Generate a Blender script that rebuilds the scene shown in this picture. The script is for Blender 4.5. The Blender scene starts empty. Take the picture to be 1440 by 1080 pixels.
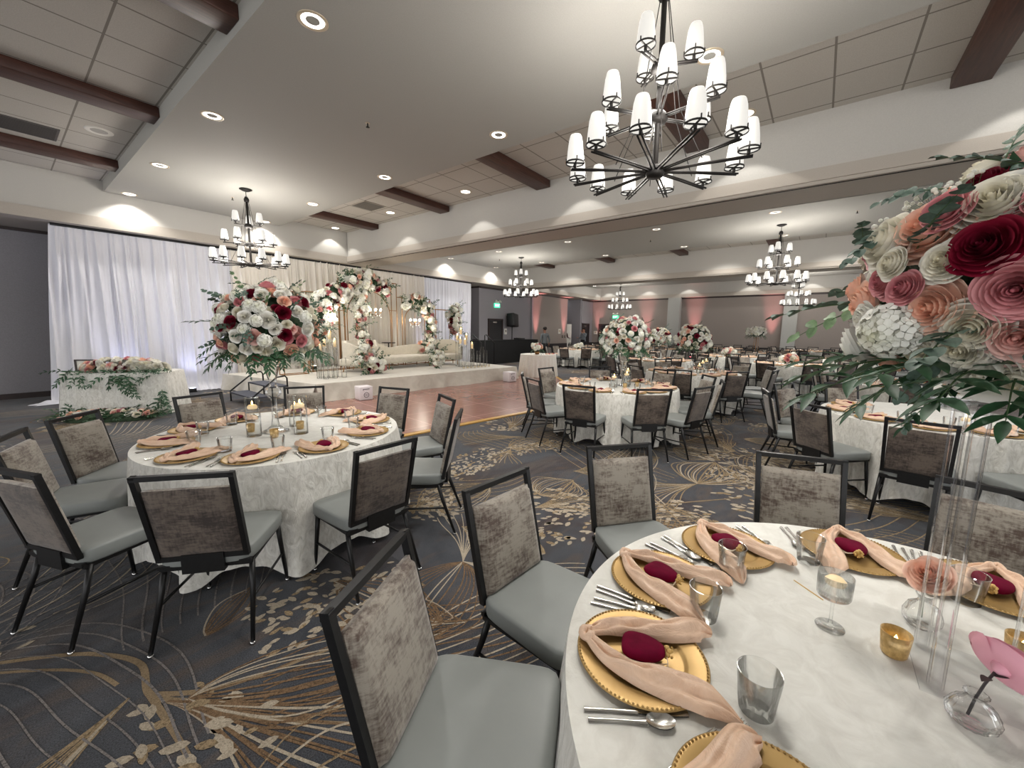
E_SOF, E_TIL, E_SHADE, E_CH, E_CAN, E_PINK, E_BLUE, E_WARM, EXPO, E_WORLD = 70, 19, 0.36, 34, 8, 600, 16, 9, 0.93, 1.1
import bpy, bmesh, math, random
from mathutils import Vector, Matrix, Euler
PI = math.pi
S = bpy.context.scene
COL = S.collection
random.seed(7)
ORD = ['first','second','third','fourth','fifth','sixth','seventh','eighth','ninth','tenth','eleventh','twelfth','thirteenth','fourteenth','fifteenth','sixteenth']
def R(d): return math.radians(d)
def lerp(a, b, t): return a+(b-a)*t
def srgb(r, g, b):
    f = lambda c: ((c/255+.055)/1.055)**2.4 if c > 10 else c/255/12.92
    return (f(r), f(g), f(b), 1)

# ------------------------------------------------------------------ materials
def newmat(name):
    m = bpy.data.materials.new(name); m.use_nodes = True
    nt = m.node_tree; b = nt.nodes['Principled BSDF']
    return m, nt, b
def N(nt, t, **kw):
    n = nt.nodes.new(t)
    for k, v in kw.items():
        if k.startswith('i_'):
            key = k[2:].replace('_', ' ')
            n.inputs[key].default_value = v
        else: setattr(n, k, v)
    return n
def ramp(nt, stops, src=None):
    n = nt.nodes.new('ShaderNodeValToRGB'); e = n.color_ramp.elements
    while len(e) < len(stops): e.new(.5)
    for i, (p, c) in enumerate(stops):
        e[i].position = p; e[i].color = c if len(c) == 4 else (*c, 1)
    if src is not None: nt.links.new(src, n.inputs[0])
    return n
def coords(nt, scale=(1,1,1), rot=(0,0,0), which='Object'):
    tc = N(nt, 'ShaderNodeTexCoord'); mp = N(nt, 'ShaderNodeMapping')
    mp.inputs['Scale'].default_value = scale; mp.inputs['Rotation'].default_value = rot
    nt.links.new(tc.outputs[which], mp.inputs[0]); return mp.outputs[0]
def noise(nt, vec, scale, detail=4, rough=.55, dist=0):
    n = N(nt, 'ShaderNodeTexNoise'); n.inputs['Scale'].default_value = scale; n.inputs['Detail'].default_value = detail
    n.inputs['Roughness'].default_value = rough; n.inputs['Distortion'].default_value = dist
    nt.links.new(vec, n.inputs['Vector']); return n.outputs[0]
def bump(nt, b, h, strength, dist=.01):
    n = N(nt, 'ShaderNodeBump'); n.inputs['Strength'].default_value = strength; n.inputs['Distance'].default_value = dist
    nt.links.new(h, n.inputs['Height']); nt.links.new(n.outputs[0], b.inputs['Normal']); return n
def simple(name, c, rough=.5, metal=0, spec=.5, emit=None, es=0, sub=0, sheen=0, var=0, vs=20, bs=0, coat=0):
    m, nt, b = newmat(name)
    b.inputs['Base Color'].default_value = c; b.inputs['Roughness'].default_value = rough
    b.inputs['Metallic'].default_value = metal; b.inputs['Specular IOR Level'].default_value = spec
    if emit: b.inputs['Emission Color'].default_value = emit; b.inputs['Emission Strength'].default_value = es
    if sheen: b.inputs['Sheen Weight'].default_value = sheen
    if coat: b.inputs['Coat Weight'].default_value = coat
    if var or bs:
        v = coords(nt); n = noise(nt, v, vs, 5)
        if var:
            lo = tuple(x*(1-var) for x in c[:3]); hi = tuple(min(1, x*(1+var)) for x in c[:3])
            r = ramp(nt, [(.3, lo), (.7, hi)], n); nt.links.new(r.outputs[0], b.inputs['Base Color'])
        if bs: bump(nt, b, n, bs)
    return m
def glassmat(name, tint=(1,1,1,1), rough=0.0, ior=1.45, dens=.18, edge=.34, refl=.6, e0=.7):
    # thin architectural glass: mostly see-through with fresnel reflections
    m = bpy.data.materials.new(name); m.use_nodes = True; nt = m.node_tree; nt.nodes.clear()
    out = N(nt, 'ShaderNodeOutputMaterial'); mix = N(nt, 'ShaderNodeMixShader')
    tr = N(nt, 'ShaderNodeBsdfTransparent'); gl = N(nt, 'ShaderNodeBsdfGlossy'); lw = N(nt, 'ShaderNodeLayerWeight')
    tr.inputs[0].default_value = tint; gl.inputs['Roughness'].default_value = rough+.02; gl.inputs[0].default_value = (1,1,1,1)
    lw.inputs['Blend'].default_value = dens
    mul = N(nt, 'ShaderNodeMath', operation='MULTIPLY_ADD'); mul.inputs[1].default_value = refl; mul.inputs[2].default_value = .008
    lf = N(nt, 'ShaderNodeLayerWeight'); lf.inputs['Blend'].default_value = .5
    er = ramp(nt, [(0, tint), (e0, tuple(x*.95 for x in tint[:3])), (.96, tuple(x*edge for x in tint[:3]))], lf.outputs['Facing']); nt.links.new(er.outputs[0], tr.inputs[0])
    nt.links.new(lw.outputs['Fresnel'], mul.inputs[0]); nt.links.new(mul.outputs[0], mix.inputs[0])
    nt.links.new(tr.outputs[0], mix.inputs[1]); nt.links.new(gl.outputs[0], mix.inputs[2]); nt.links.new(mix.outputs[0], out.inputs[0])
    return m
M = {}
M['black_metal'] = simple('black metal', srgb(26,26,27), .38, .3, .5, var=.2, vs=60)
M['bronze'] = simple('dark bronze', srgb(26,23,21), .6, .1, .3)
M['gold_metal'] = simple('gold metal', srgb(158,118,78), .4, .8)
M['chrome'] = simple('chrome', srgb(225,225,225), .12, 1.0)
M['steel'] = simple('polished cutlery steel', srgb(222,220,214), .24, .9)
M['gold_charger'] = simple('gold charger lacquer', srgb(184,151,95), .42, .5, .5, var=.05, vs=8)
M['seat_vinyl'] = simple('grey vinyl', srgb(134,138,136), .42, 0, .45, var=.05, vs=5)
M['velvet'] = simple('burgundy velvet', srgb(100,0,38), .85, 0, .12, var=.25, vs=30)
M['cord_gold'] = simple('gold cord', srgb(214,178,110), .5, .3)
M['cream_ribbon'] = simple('cream ribbon', srgb(226,206,182), .5)
M['white_paint'] = simple('white paint', srgb(225,222,214), .6)
M['black_matte'] = simple('black cloth', srgb(13,13,14), .9, var=.3, vs=12)
M['black_plastic'] = simple('black plastic', srgb(24,24,26), .5)
M['candle'] = simple('ivory candle wax', srgb(246,228,190), .5, emit=srgb(255,205,130), es=.14)
M['flame'] = simple('flame', srgb(255,200,110), .5, emit=srgb(255,205,120), es=14)
M['water'] = glassmat('clear water', (.985,.992,.99,1), 0, 1.33, .06, .8, .3)
M['glass'] = glassmat('clear glass', (.988,.993,.99,1), 0, 1.45, .2)
M['acrylic'] = glassmat('clear acrylic', (.985,.986,.99,1), .02, 1.49, .22)
M['tumbler'] = glassmat('pressed tumbler glass', (.985,.99,.988,1), 0, 1.45, .26, .5, .8, .7)
M['plate_acrylic'] = glassmat('thin acrylic plate', (.975,.977,.98,1), 0, 1.45, .1, .5, .12)
M['mercury'] = simple('gold mercury glass', srgb(168,144,100), .28, .4, emit=srgb(255,190,90), es=.04, var=.45, vs=60)
M['stem'] = simple('green stem', srgb(70,96,56), .6)
M['leaf'] = simple('green leaf', srgb(46,84,54), .5, var=.35, vs=14)
M['leaf_pale'] = simple('pale eucalyptus leaf', srgb(118,146,104), .55, var=.3, vs=14)
M['leaf_dusty'] = simple('dusty eucalyptus leaf', srgb(84,106,92), .6, var=.3, vs=14)
M['breath'] = simple('babys breath', srgb(236,234,222), .7)
M['core'] = simple('flower foam foliage', srgb(44,62,40), .85, var=.5, vs=25, bs=.6)
def petal(name, c_out, c_in, rad=.45):
    m, nt, b = newmat(name)
    tc = N(nt, 'ShaderNodeTexCoord'); ln = N(nt, 'ShaderNodeVectorMath', operation='LENGTH')
    mp = N(nt, 'ShaderNodeMapping'); mp.inputs['Scale'].default_value = (1,1,.25)
    nt.links.new(tc.outputs['Object'], mp.inputs[0]); nt.links.new(mp.outputs[0], ln.inputs[0])
    r = ramp(nt, [(.0, c_in), (rad, lerp4(c_in, c_out, .7)), (min(1, rad*2), c_out)], ln.outputs['Value'])
    nt.links.new(r.outputs[0], b.inputs['Base Color'])
    b.inputs['Roughness'].default_value = .65; b.inputs['Specular IOR Level'].default_value = .25
    b.inputs['Subsurface Weight'].default_value = 0
    return m
def lerp4(a, b, t): return tuple(lerp(a[i], b[i], t) for i in range(4))
M['rose_white'] = petal('white rose petals', srgb(246,244,238), srgb(242,238,222))
M['rose_ivory'] = petal('ivory rose petals', srgb(243,239,226), srgb(234,226,198))
M['rose_peach'] = petal('peach rose petals', srgb(250,214,194), srgb(248,182,150))
M['rose_blush'] = petal('blush rose petals', srgb(242,204,194), srgb(226,160,150))
M['rose_dusty'] = petal('dusty pink rose petals', srgb(226,160,162), srgb(190,100,112))
M['rose_red'] = petal('burgundy rose petals', srgb(128,12,42), srgb(84,4,28))
M['hydrangea'] = petal('white hydrangea florets', srgb(244,243,234), srgb(228,228,196))
M['green_hyd'] = petal('green hydrangea florets', srgb(206,212,170), srgb(150,170,100))
M['petal_pink'] = simple('pink silk petals', srgb(238,172,190), .6)

def m_wall(name, c, sc=90, bs=.08, var=.04, rough=.8):
    return simple(name, c, rough, 0, .2, var=var, vs=sc, bs=bs)
M['soffit'] = m_wall('taupe painted plaster', srgb(168,166,160))
M['upper_wall'] = m_wall('pale painted plaster', srgb(188,185,179))
M['trim_paint'] = m_wall('taupe cornice paint', srgb(176,168,158))
M['grey_wall'] = m_wall('charcoal grey wallcovering', srgb(146,143,147), 60, .15, .08)
M['far_wall'] = m_wall('taupe grey wallcovering', srgb(150,141,135), 40, .15, .08)
M['column_paint'] = m_wall('light grey column paint', srgb(172,172,168))
M['dark_trim'] = simple('dark stained trim', srgb(48,36,34), .5)
M['dark_wainscot'] = simple('dark wainscot', srgb(42,38,40), .6, var=.2, vs=10)
M['door_paint'] = simple('dark door paint', srgb(36,36,38), .5)
def m_wood(name, c1, c2, sc=(1,12,12), rough=.5):
    m, nt, b = newmat(name); v = coords(nt, sc)
    n = noise(nt, v, 3, 8, .6, 1.2)
    r = ramp(nt, [(.3, c1), (.7, c2)], n); nt.links.new(r.outputs[0], b.inputs['Base Color'])
    b.inputs['Roughness'].default_value = rough; bump(nt, b, n, .15)
    return m
M['beam_wood'] = m_wood('dark timber', srgb(54,29,22), srgb(84,50,38), (.8,9,9))
M['edge_wood'] = m_wood('golden wood edging', srgb(176,132,62), srgb(206,164,90), (2,14,14), .35)
# ceiling tiles: tegular grid lines
def m_tiles():
    m, nt, b = newmat('acoustic ceiling tile'); tc = N(nt, 'ShaderNodeTexCoord')
    sep = N(nt, 'ShaderNodeSeparateXYZ'); nt.links.new(tc.outputs['Object'], sep.inputs[0])
    def line(sock, period, off, w):
        a = N(nt, 'ShaderNodeMath', operation='ADD'); a.inputs[1].default_value = off; nt.links.new(sock, a.inputs[0])
        d = N(nt, 'ShaderNodeMath', operation='DIVIDE'); d.inputs[1].default_value = period; nt.links.new(a.outputs[0], d.inputs[0])
        f = N(nt, 'ShaderNodeMath', operation='FRACT'); nt.links.new(d.outputs[0], f.inputs[0])
        l = N(nt, 'ShaderNodeMath', operation='LESS_THAN'); l.inputs[1].default_value = w/period; nt.links.new(f.outputs[0], l.inputs[0])
        return l.outputs[0]
    a = line(sep.outputs[0], .665, 66.5-6.31, .022); c = line(sep.outputs[1], .665, 66.5-.14, .022)
    mx = N(nt, 'ShaderNodeMath', operation='MAXIMUM'); nt.links.new(a, mx.inputs[0]); nt.links.new(c, mx.inputs[1])
    n = noise(nt, tc.outputs['Object'], 120, 3)
    r = ramp(nt, [(.3, srgb(178,173,165)), (.7, srgb(194,189,181))], n)
    mix = N(nt, 'ShaderNodeMix', data_type='RGBA'); nt.links.new(mx.outputs[0], mix.inputs[0]); nt.links.new(r.outputs[0], mix.inputs[6]); mix.inputs[7].default_value = srgb(128,122,114)
    nt.links.new(mix.outputs[2], b.inputs['Base Color']); b.inputs['Roughness'].default_value = .9; bump(nt, b, n, .2)
    return m
M['tiles'] = m_tiles()
def m_dance():
    m, nt, b = newmat('parquet dance floor'); tc = N(nt, 'ShaderNodeTexCoord'); mp = N(nt, 'ShaderNodeMapping')
    mp.inputs['Rotation'].default_value = (0,0,R(7)); nt.links.new(tc.outputs['Object'], mp.inputs[0])
    n = noise(nt, mp.outputs[0], 6, 6, .6, .6)
    r = ramp(nt, [(.3, srgb(138,96,84)), (.7, srgb(152,108,96))], n)
    br = N(nt, 'ShaderNodeTexBrick'); br.offset = 0; br.inputs['Scale'].default_value = 1; br.inputs['Brick Width'].default_value = .92; br.inputs['Row Height'].default_value = .92
    br.inputs['Mortar Size'].default_value = .008; br.inputs['Color1'].default_value = (1,1,1,1); br.inputs['Color2'].default_value = (.8,.8,.8,1); br.inputs['Mortar'].default_value = (0,0,0,1)
    nt.links.new(mp.outputs[0], br.inputs[0])
    mul = N(nt, 'ShaderNodeMix', data_type='RGBA', blend_type='MULTIPLY'); mul.inputs[0].default_value = .35
    nt.links.new(r.outputs[0], mul.inputs[6]); nt.links.new(br.outputs[0], mul.inputs[7])
    mix = N(nt, 'ShaderNodeMix', data_type='RGBA'); nt.links.new(br.outputs['Fac'], mix.inputs[0]); nt.links.new(mul.outputs[2], mix.inputs[6]); mix.inputs[7].default_value = srgb(196,150,134)
    nt.links.new(mix.outputs[2], b.inputs['Base Color']); b.inputs['Roughness'].default_value = .24
    return m
M['dance'] = m_dance()
def m_cloth(name, c1, c2, sc=26, bs=.5, rough=.62, sheen=.4, wr=(1,1,1), di=1.3):
    m, nt, b = newmat(name); v = coords(nt, wr)
    n = noise(nt, v, sc, 6, .62, di); n2 = noise(nt, v, sc*.25, 3)
    r = ramp(nt, [(.32, c1), (.62, c2)], n)
    nt.links.new(r.outputs[0], b.inputs['Base Color']); b.inputs['Roughness'].default_value = rough
    b.inputs['Sheen Weight'].default_value = sheen; b.inputs['Specular IOR Level'].default_value = .3
    ad = N(nt, 'ShaderNodeMath', operation='ADD'); nt.links.new(n, ad.inputs[0]); nt.links.new(n2, ad.inputs[1])
    bump(nt, b, ad.outputs[0], bs, .012)
    return m
M['cloth'] = m_cloth('ivory crushed velvet', srgb(218,216,208), srgb(232,231,224), 12, .28, .65, .3)
M['cloth_skirt'] = m_cloth('ivory crushed velvet drop', srgb(200,197,188), srgb(234,232,225), 22, 1.0, .38, .4, (1,1,.55))
M['cloth_stage'] = m_cloth('cream satin stage cloth', srgb(192,186,173), srgb(206,200,188), 4, .2, .5)
M['cloth_champagne'] = m_cloth('champagne crinkle cloth', srgb(222,217,208), srgb(234,230,222), 18, .4)
M['drape_white'] = simple('white sheer drape', srgb(216,216,223), .75, sheen=.2)
M['drape_ivory'] = simple('ivory drape', srgb(232,226,217), .75, sheen=.2)
M['satin'] = m_cloth('rose gold satin', srgb(222,186,158), srgb(232,200,174), 14, .6, .27, .1)
M['sofa_fabric'] = m_cloth('ivory velvet upholstery', srgb(200,193,178), srgb(212,205,190), 8, .1, .7, .5)
def m_back(name, c_light, c_dark, lo=.42, hi=.6):
    m, nt, b = newmat(name); v = coords(nt, (9,9,42)); v2 = coords(nt, (1,1,1.3)); v3 = coords(nt, (50,50,8))
    oi = N(nt, 'ShaderNodeObjectInfo')
    def shift(vec):
        a = N(nt, 'ShaderNodeVectorMath', operation='ADD'); nt.links.new(vec, a.inputs[0])
        s = N(nt, 'ShaderNodeVectorMath', operation='SCALE'); s.inputs[3].default_value = 37.
        cmb = N(nt, 'ShaderNodeCombineXYZ'); nt.links.new(oi.outputs['Random'], cmb.inputs[0]); nt.links.new(oi.outputs['Random'], cmb.inputs[2])
        nt.links.new(cmb.outputs[0], s.inputs[0]); nt.links.new(s.outputs[0], a.inputs[1]); return a.outputs[0]
    a = noise(nt, shift(v), 2.2, 6, .7); c = noise(nt, shift(v2), 6, 4, .6); d = noise(nt, shift(v3), 2, 3, .6)
    s1 = N(nt, 'ShaderNodeMath', operation='MULTIPLY_ADD'); nt.links.new(c, s1.inputs[0]); s1.inputs[1].default_value = 1.1; nt.links.new(a, s1.inputs[2])
    s2 = N(nt, 'ShaderNodeMath', operation='MULTIPLY_ADD'); nt.links.new(d, s2.inputs[0]); s2.inputs[1].default_value = .5; nt.links.new(s1.outputs[0], s2.inputs[2])
    s3 = N(nt, 'ShaderNodeMath', operation='MULTIPLY'); nt.links.new(s2.outputs[0], s3.inputs[0]); s3.inputs[1].default_value = 1/2.6
    r = ramp(nt, [(lo, c_dark), (hi, c_light)], s3.outputs[0])
    nt.links.new(r.outputs[0], b.inputs['Base Color']); b.inputs['Roughness'].default_value = .7; b.inputs['Sheen Weight'].default_value = .35
    bump(nt, b, a, .25, .004)
    return m
M['back_front'] = m_back('distressed grey velvet', srgb(150,142,130), srgb(76,59,49), .415, .545)
M['back_rear'] = m_back('distressed velvet shaded rear', srgb(98,86,76), srgb(42,30,25), .425, .545)  # wear streaks as in front; the rear's shade is put into darker browns

# ------------------------------------------------------------------ mesh builder
class MB:
    def __init__(s): s.v = []; s.f = []; s.m = []; s.sm = []
    def add(s, vs, fs, mi=0, smooth=False, T=None):
        o = len(s.v)
        s.v += [tuple(T @ Vector(p)) for p in vs] if T is not None else [tuple(p) for p in vs]
        for f in fs: s.f.append(tuple(i+o for i in f)); s.m.append(mi); s.sm.append(smooth)
        return s
    def box(s, c, d, mi=0, T=None, rz=0, bev=0):
        x, y, z = d[0]/2, d[1]/2, d[2]/2
        if bev:
            b = min(bev, x*.9, y*.9, z*.9); vs = []; 
            bm = bmesh.new(); bmesh.ops.create_cube(bm, size=1)
            for v in bm.verts: v.co = Vector((v.co.x*d[0], v.co.y*d[1], v.co.z*d[2]))
            bmesh.ops.bevel(bm, geom=bm.edges[:]+bm.verts[:], offset=b, segments=2, profile=.5, affect='EDGES')
            vs = [v.co.copy() for v in bm.verts]; bm.verts.index_update(); fs = [[v.index for v in f.verts] for f in bm.faces]; bm.free()
        else:
            vs = [Vector(p) for p in ((-x,-y,-z),(x,-y,-z),(x,y,-z),(-x,y,-z),(-x,-y,z),(x,-y,z),(x,y,z),(-x,y,z))]
            fs = [(0,3,2,1),(4,5,6,7),(0,1,5,4),(1,2,6,5),(2,3,7,6),(3,0,4,7)]
        Rm = Matrix.Translation(c) @ Matrix.Rotation(rz, 4, 'Z')
        return s.add([Rm @ v for v in vs], fs, mi, bool(bev), T)
    def tube(s, path, r, n=8, mi=0, caps=True, T=None, closed=False):
        P = [Vector(p) for p in path]; k = len(P); rs = r if isinstance(r, (list, tuple)) else [r]*k
        vs = []; up = None
        for i, p in enumerate(P):
            if closed: t = (P[(i+1) % k]-P[i-1]).normalized()
            else: t = (P[min(i+1, k-1)]-P[max(i-1, 0)]).normalized()
            if up is None:
                up = Vector((0,0,1)) if abs(t.z) < .9 else Vector((1,0,0))
            a = t.cross(up).normalized(); up = a.cross(t).normalized()
            for j in range(n):
                an = 2*PI*j/n; vs.append(p+a*math.cos(an)*rs[i]+up*math.sin(an)*rs[i])
        fs = []
        for i in range(k if closed else k-1):
            i2 = (i+1) % k
            for j in range(n):
                j2 = (j+1) % n; fs.append((i*n+j, i*n+j2, i2*n+j2, i2*n+j))
        if caps and not closed:
            fs.append(tuple(range(n-1, -1, -1))); fs.append(tuple((k-1)*n+j for j in range(n)))
        return s.add(vs, fs, mi, n > 4, T)
    def bar(s, a, b, w, h=None, mi=0, T=None):   # square bar from a to b
        h = h or w; a = Vector(a); b = Vector(b); t = (b-a).normalized()
        up = Vector((0,0,1)) if abs(t.z) < .8 else Vector((0,1,0))
        x = t.cross(up).normalized()*w/2; y = x.cross(t).normalized()*h/2
        vs = [a-x-y, a+x-y, a+x+y, a-x+y, b-x-y, b+x-y, b+x+y, b-x+y]
        return s.add(vs, [(0,3,2,1),(4,5,6,7),(0,1,5,4),(1,2,6,5),(2,3,7,6),(3,0,4,7)], mi, False, T)
    def lathe(s, prof, n=24, mi=0, T=None, smooth=True, cap0=False, cap1=False):
        vs = []; fs = []
        for (r, z) in prof:
            for j in range(n):
                a = 2*PI*j/n; vs.append((r*math.cos(a), r*math.sin(a), z))
        for i in range(len(prof)-1):
            for j in range(n):
                j2 = (j+1) % n; fs.append((i*n+j, i*n+j2, (i+1)*n+j2, (i+1)*n+j))
        if cap0: fs.append(tuple(range(n-1, -1, -1)))
        if cap1: fs.append(tuple((len(prof)-1)*n+j for j in range(n)))
        return s.add(vs, fs, mi, smooth, T)
    def grid(s, fn, nu, nv, mi=0, T=None, smooth=True, wrap=False):
        vs = [fn(i/nu, j/nv) for j in range(nv+1) for i in range(nu+(0 if wrap else 1))]; w = nu+(0 if wrap else 1)
        fs = []
        for j in range(nv):
            for i in range(nu):
                i2 = (i+1) % w if wrap else i+1
                fs.append((j*w+i, j*w+i2, (j+1)*w+i2, (j+1)*w+i))
        return s.add(vs, fs, mi, smooth, T)
    def ball(s, c, r, n=10, m=6, mi=0, sc=(1,1,1), T=None):
        return s.grid(lambda u, v: (c[0]+r*sc[0]*math.cos(2*PI*u)*math.sin(PI*v), c[1]+r*sc[1]*math.sin(2*PI*u)*math.sin(PI*v), c[2]-r*sc[2]*math.cos(PI*v)), n, m, mi, T, True, True)
    def poly(s, pts, z0, z1, mi=0):
        n = len(pts); vs = [(x, y, z0) for x, y in pts]+[(x, y, z1) for x, y in pts]
        fs = [tuple(range(n-1, -1, -1)), tuple(range(n, 2*n))]+[(i, (i+1) % n, n+(i+1) % n, n+i) for i in range(n)]
        return s.add(vs, fs, mi)
    def mesh(s, name, mats):
        me = bpy.data.meshes.new(name); me.from_pydata(s.v, [], s.f); me.update()
        for m in (mats if isinstance(mats, (list, tuple)) else [mats]): me.materials.append(m)
        me.polygons.foreach_set('material_index', s.m); me.polygons.foreach_set('use_smooth', s.sm); me.update()
        return me
    def build(s, name, mats, parent=None, loc=(0,0,0), rot=(0,0,0)):
        return link(name, s.mesh(name, mats), parent, loc, rot)
def link(name, me, parent=None, loc=(0,0,0), rot=(0,0,0), scale=None):
    o = bpy.data.objects.new(name, me); COL.objects.link(o)
    o.location = loc; o.rotation_euler = rot
    if scale is not None: o.scale = scale if isinstance(scale, (tuple, list)) else (scale,)*3
    if parent is not None: o.parent = parent; CH.setdefault(parent.name, []).append(o)
    return o
CH = {}
def tag(o, label, cat, group=None, kind=None):
    o['label'] = label; o['category'] = cat
    if group: o['group'] = group
    if kind: o['kind'] = kind
    return o
def thing(name, label, cat, loc=(0,0,0), rz=0, group=None):
    o = bpy.data.objects.new(name, None); COL.objects.link(o); o.empty_display_size = .05
    o.location = loc; o.rotation_euler = (0,0,rz) if not isinstance(rz, (tuple, list)) else rz
    return tag(o, label, cat, group)
def copytree(o, parent=None, depth=0):
    c = o.copy(); COL.objects.link(c)
    if parent is not None: c.parent = parent; CH.setdefault(parent.name, []).append(c)
    for ch in list(CH.get(o.name, [])): copytree(ch, c, depth+1)
    return c
def dup(o, loc, rz, label, group=None):
    c = copytree(o); c.location = loc; c.rotation_euler = (0,0,rz) if not isinstance(rz, (tuple, list)) else rz
    c['label'] = label
    if group: c['group'] = group
    elif 'group' in c: del c['group']
    return c
def struct(name, mb, mats, smooth=False):
    o = mb.build(name, mats); o['kind'] = 'structure'; return o
# ------------------------------------------------------------------ room
ZT, ZS, ZL, ZU = 4.59, 4.38, 3.64, 3.85      # tile ceiling, soffit underside, ledge underside, ledge top
XW0, XW1, YW0, YW1 = -8.0, 26.0, -9.5, 12.15
struct('ceiling', MB().box(((XW0+XW1)/2+1, 2, ZT+.06), (XW1-XW0+3, 24, .12)), M['tiles'])
def soffit(i, x0, x1):
    struct(f'ceiling_soffit_{i}', MB().box(((x0+x1)/2, (YW0+YW1)/2, (ZS+ZT)/2-.001), (x1-x0, YW1-YW0, ZT-ZS)), M['soffit'])
soffit(1, 1.70, 5.12); soffit(2, 11.0, 14.55); soffit(3, 21.5, 25.0)
def girder(i, x0, x1):
    b = MB().box(((x0+x1)/2, (YW0+YW1)/2, (ZU+ZT)/2), (x1-x0-.08, YW1-YW0, ZT-ZU))
    struct(f'wall_partition_header_{i}', b, M['upper_wall'])
    t = MB().box(((x0+x1)/2, (YW0+YW1)/2, (ZL+.045+ZU)/2), (x1-x0, YW1-YW0, ZU-ZL-.045))
    t.box(((x0+x1)/2, (YW0+YW1)/2, ZL+.0225), (x1-x0-.05, YW1-YW0, .045))
    t.box((x0+.09, (YW0+YW1)/2, ZL-.004), (.02, YW1-YW0, .008), 1)  # thin dark strip put in for the shadow line under the band
    struct(f'trim_partition_header_{i}', t, [M['trim_paint'], M['bronze']])
girder(1, 7.1, 8.04); girder(2, 16.25, 17.1)
# the header over the curtain wall, its ledge band and the recess under it
struct('wall_header_stage', MB().box((9, YW1+.8, (ZU+ZT)/2), (34, 1.52, ZT-ZU)), M['upper_wall'])
struct('trim_ledge_stage', MB().box((9, YW1+.9, (ZL+ZU)/2), (34, 1.8, ZU-ZL)), M['trim_paint'])
# walls behind and beside the stage
struct('wall_stage_side', MB().box((3.2, 13.86, 1.9), (22.4, .2, 3.8)), M['grey_wall'])
struct('baseboard_stage_side', MB().box((3.2, 13.745, .06), (22.4, .03, .12)), M['dark_trim'])
w = MB(); w.box((14.45, 13.6, 1.82), (.2, 1.0, 3.64)); w.box((16.6, 13.2, 1.82), (4.3, .2, 3.64)); w.box((18.72, 13.15, 1.82), (.12, .3, 3.64))
struct('wall_alcove', w, M['grey_wall'])
struct('wall_side_rear', MB().box((20.7, 13.1, 1.82), (3.85, .2, 3.64)), M['far_wall'])
w = MB(); w.box((22.56, 13.8, 1.82), (.14, 1.5, 3.64)); w.box((23.4, 14.5, 1.82), (1.8, .2, 3.64)); w.box((24.28, 13.7, 1.82), (.14, 1.6, 3.64)); w.box((25.2, 12.95, 1.82), (1.8, .2, 3.64))
struct('wall_recess', w, M['grey_wall'])
w = MB().box((14.33, 13.55, .56), (.04, .9, 1.12)); w.box((16.6, 13.08, .39), (4.4, .04, .78)); w.box((20.7, 12.98, .39), (3.85, .04, .78)); w.box((25.2, 12.83, .39), (1.8, .04, .78))
struct('trim_wainscot_stage', w, M['dark_wainscot'])
w = MB(); w.box((14.33, 13.55, ZL-.04), (.05, 1.0, .08)); w.box((16.6, 13.08, ZL-.04), (4.4, .05, .08)); w.box((20.7, 12.98, ZL-.04), (3.85, .05, .08)); w.box((25.2, 12.83, ZL-.04), (1.8, .05, .08)); w.box((25.88, 1.5, ZL-.04), (.05, 22.5, .08))
w.box((-2.4, 13.73, ZL-.03), (11.0, .04, .06))  # dark strip stands in for the shaded gap over the left wall
struct('trim_crown_and_gap', w, M['dark_trim'])
struct('wall_far', MB().box((26.0, 1.6, 1.82), (.2, 23, 3.64)), M['far_wall'])
struct('wall_far_header', MB().box((26.0, 1.6, (ZU+ZT)/2), (.5, 23, ZT-ZU)), M['upper_wall'])
struct('trim_ledge_far', MB().box((25.95, 1.6, (ZL+ZU)/2), (.62, 23, ZU-ZL)), M['trim_paint'])
struct('trim_wainscot_far', MB().box((25.87, 1.6, .37), (.06, 23, .74)), M['dark_wainscot'])
for i, (y0, y1) in enumerate(((6.9, 7.62), (1.05, 1.68), (-4.9, -4.3))):
    struct(f'wall_pilaster_{i+1}', MB().box((25.75, (y0+y1)/2, 1.82), (.4, y1-y0, 3.63)), M['column_paint'])
#struct('wall_rear', MB().box((9, YW0, 2.3), (34, .2, 4.6)), M['far_wall'])
#struct('wall_side', MB().box((XW0, 2, 2.3), (.2, 24, 4.6)), M['far_wall'])
# timber beams
def beam(i, x0, x1, y, w=.33):
    b = MB().box((0, 0, 0), (x1-x0, w, .135), bev=.012); o = b.build('ceiling_beam', M['beam_wood'], None, ((x0+x1)/2, y, 4.5225)); o['kind'] = 'structure'
for k, y in enumerate((10.6, 7.65, 4.74, 1.82, -1.09, -4.0)):
    beam(k, 5.12, 7.13, y); beam(k, -.6, 1.70, y)
    beam(k, 14.55, 16.28, y-.35); beam(k, 8.0, 11.0, y-.35); beam(k, 17.1, 21.5, y); beam(k, 25.0, 25.75, y)

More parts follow.
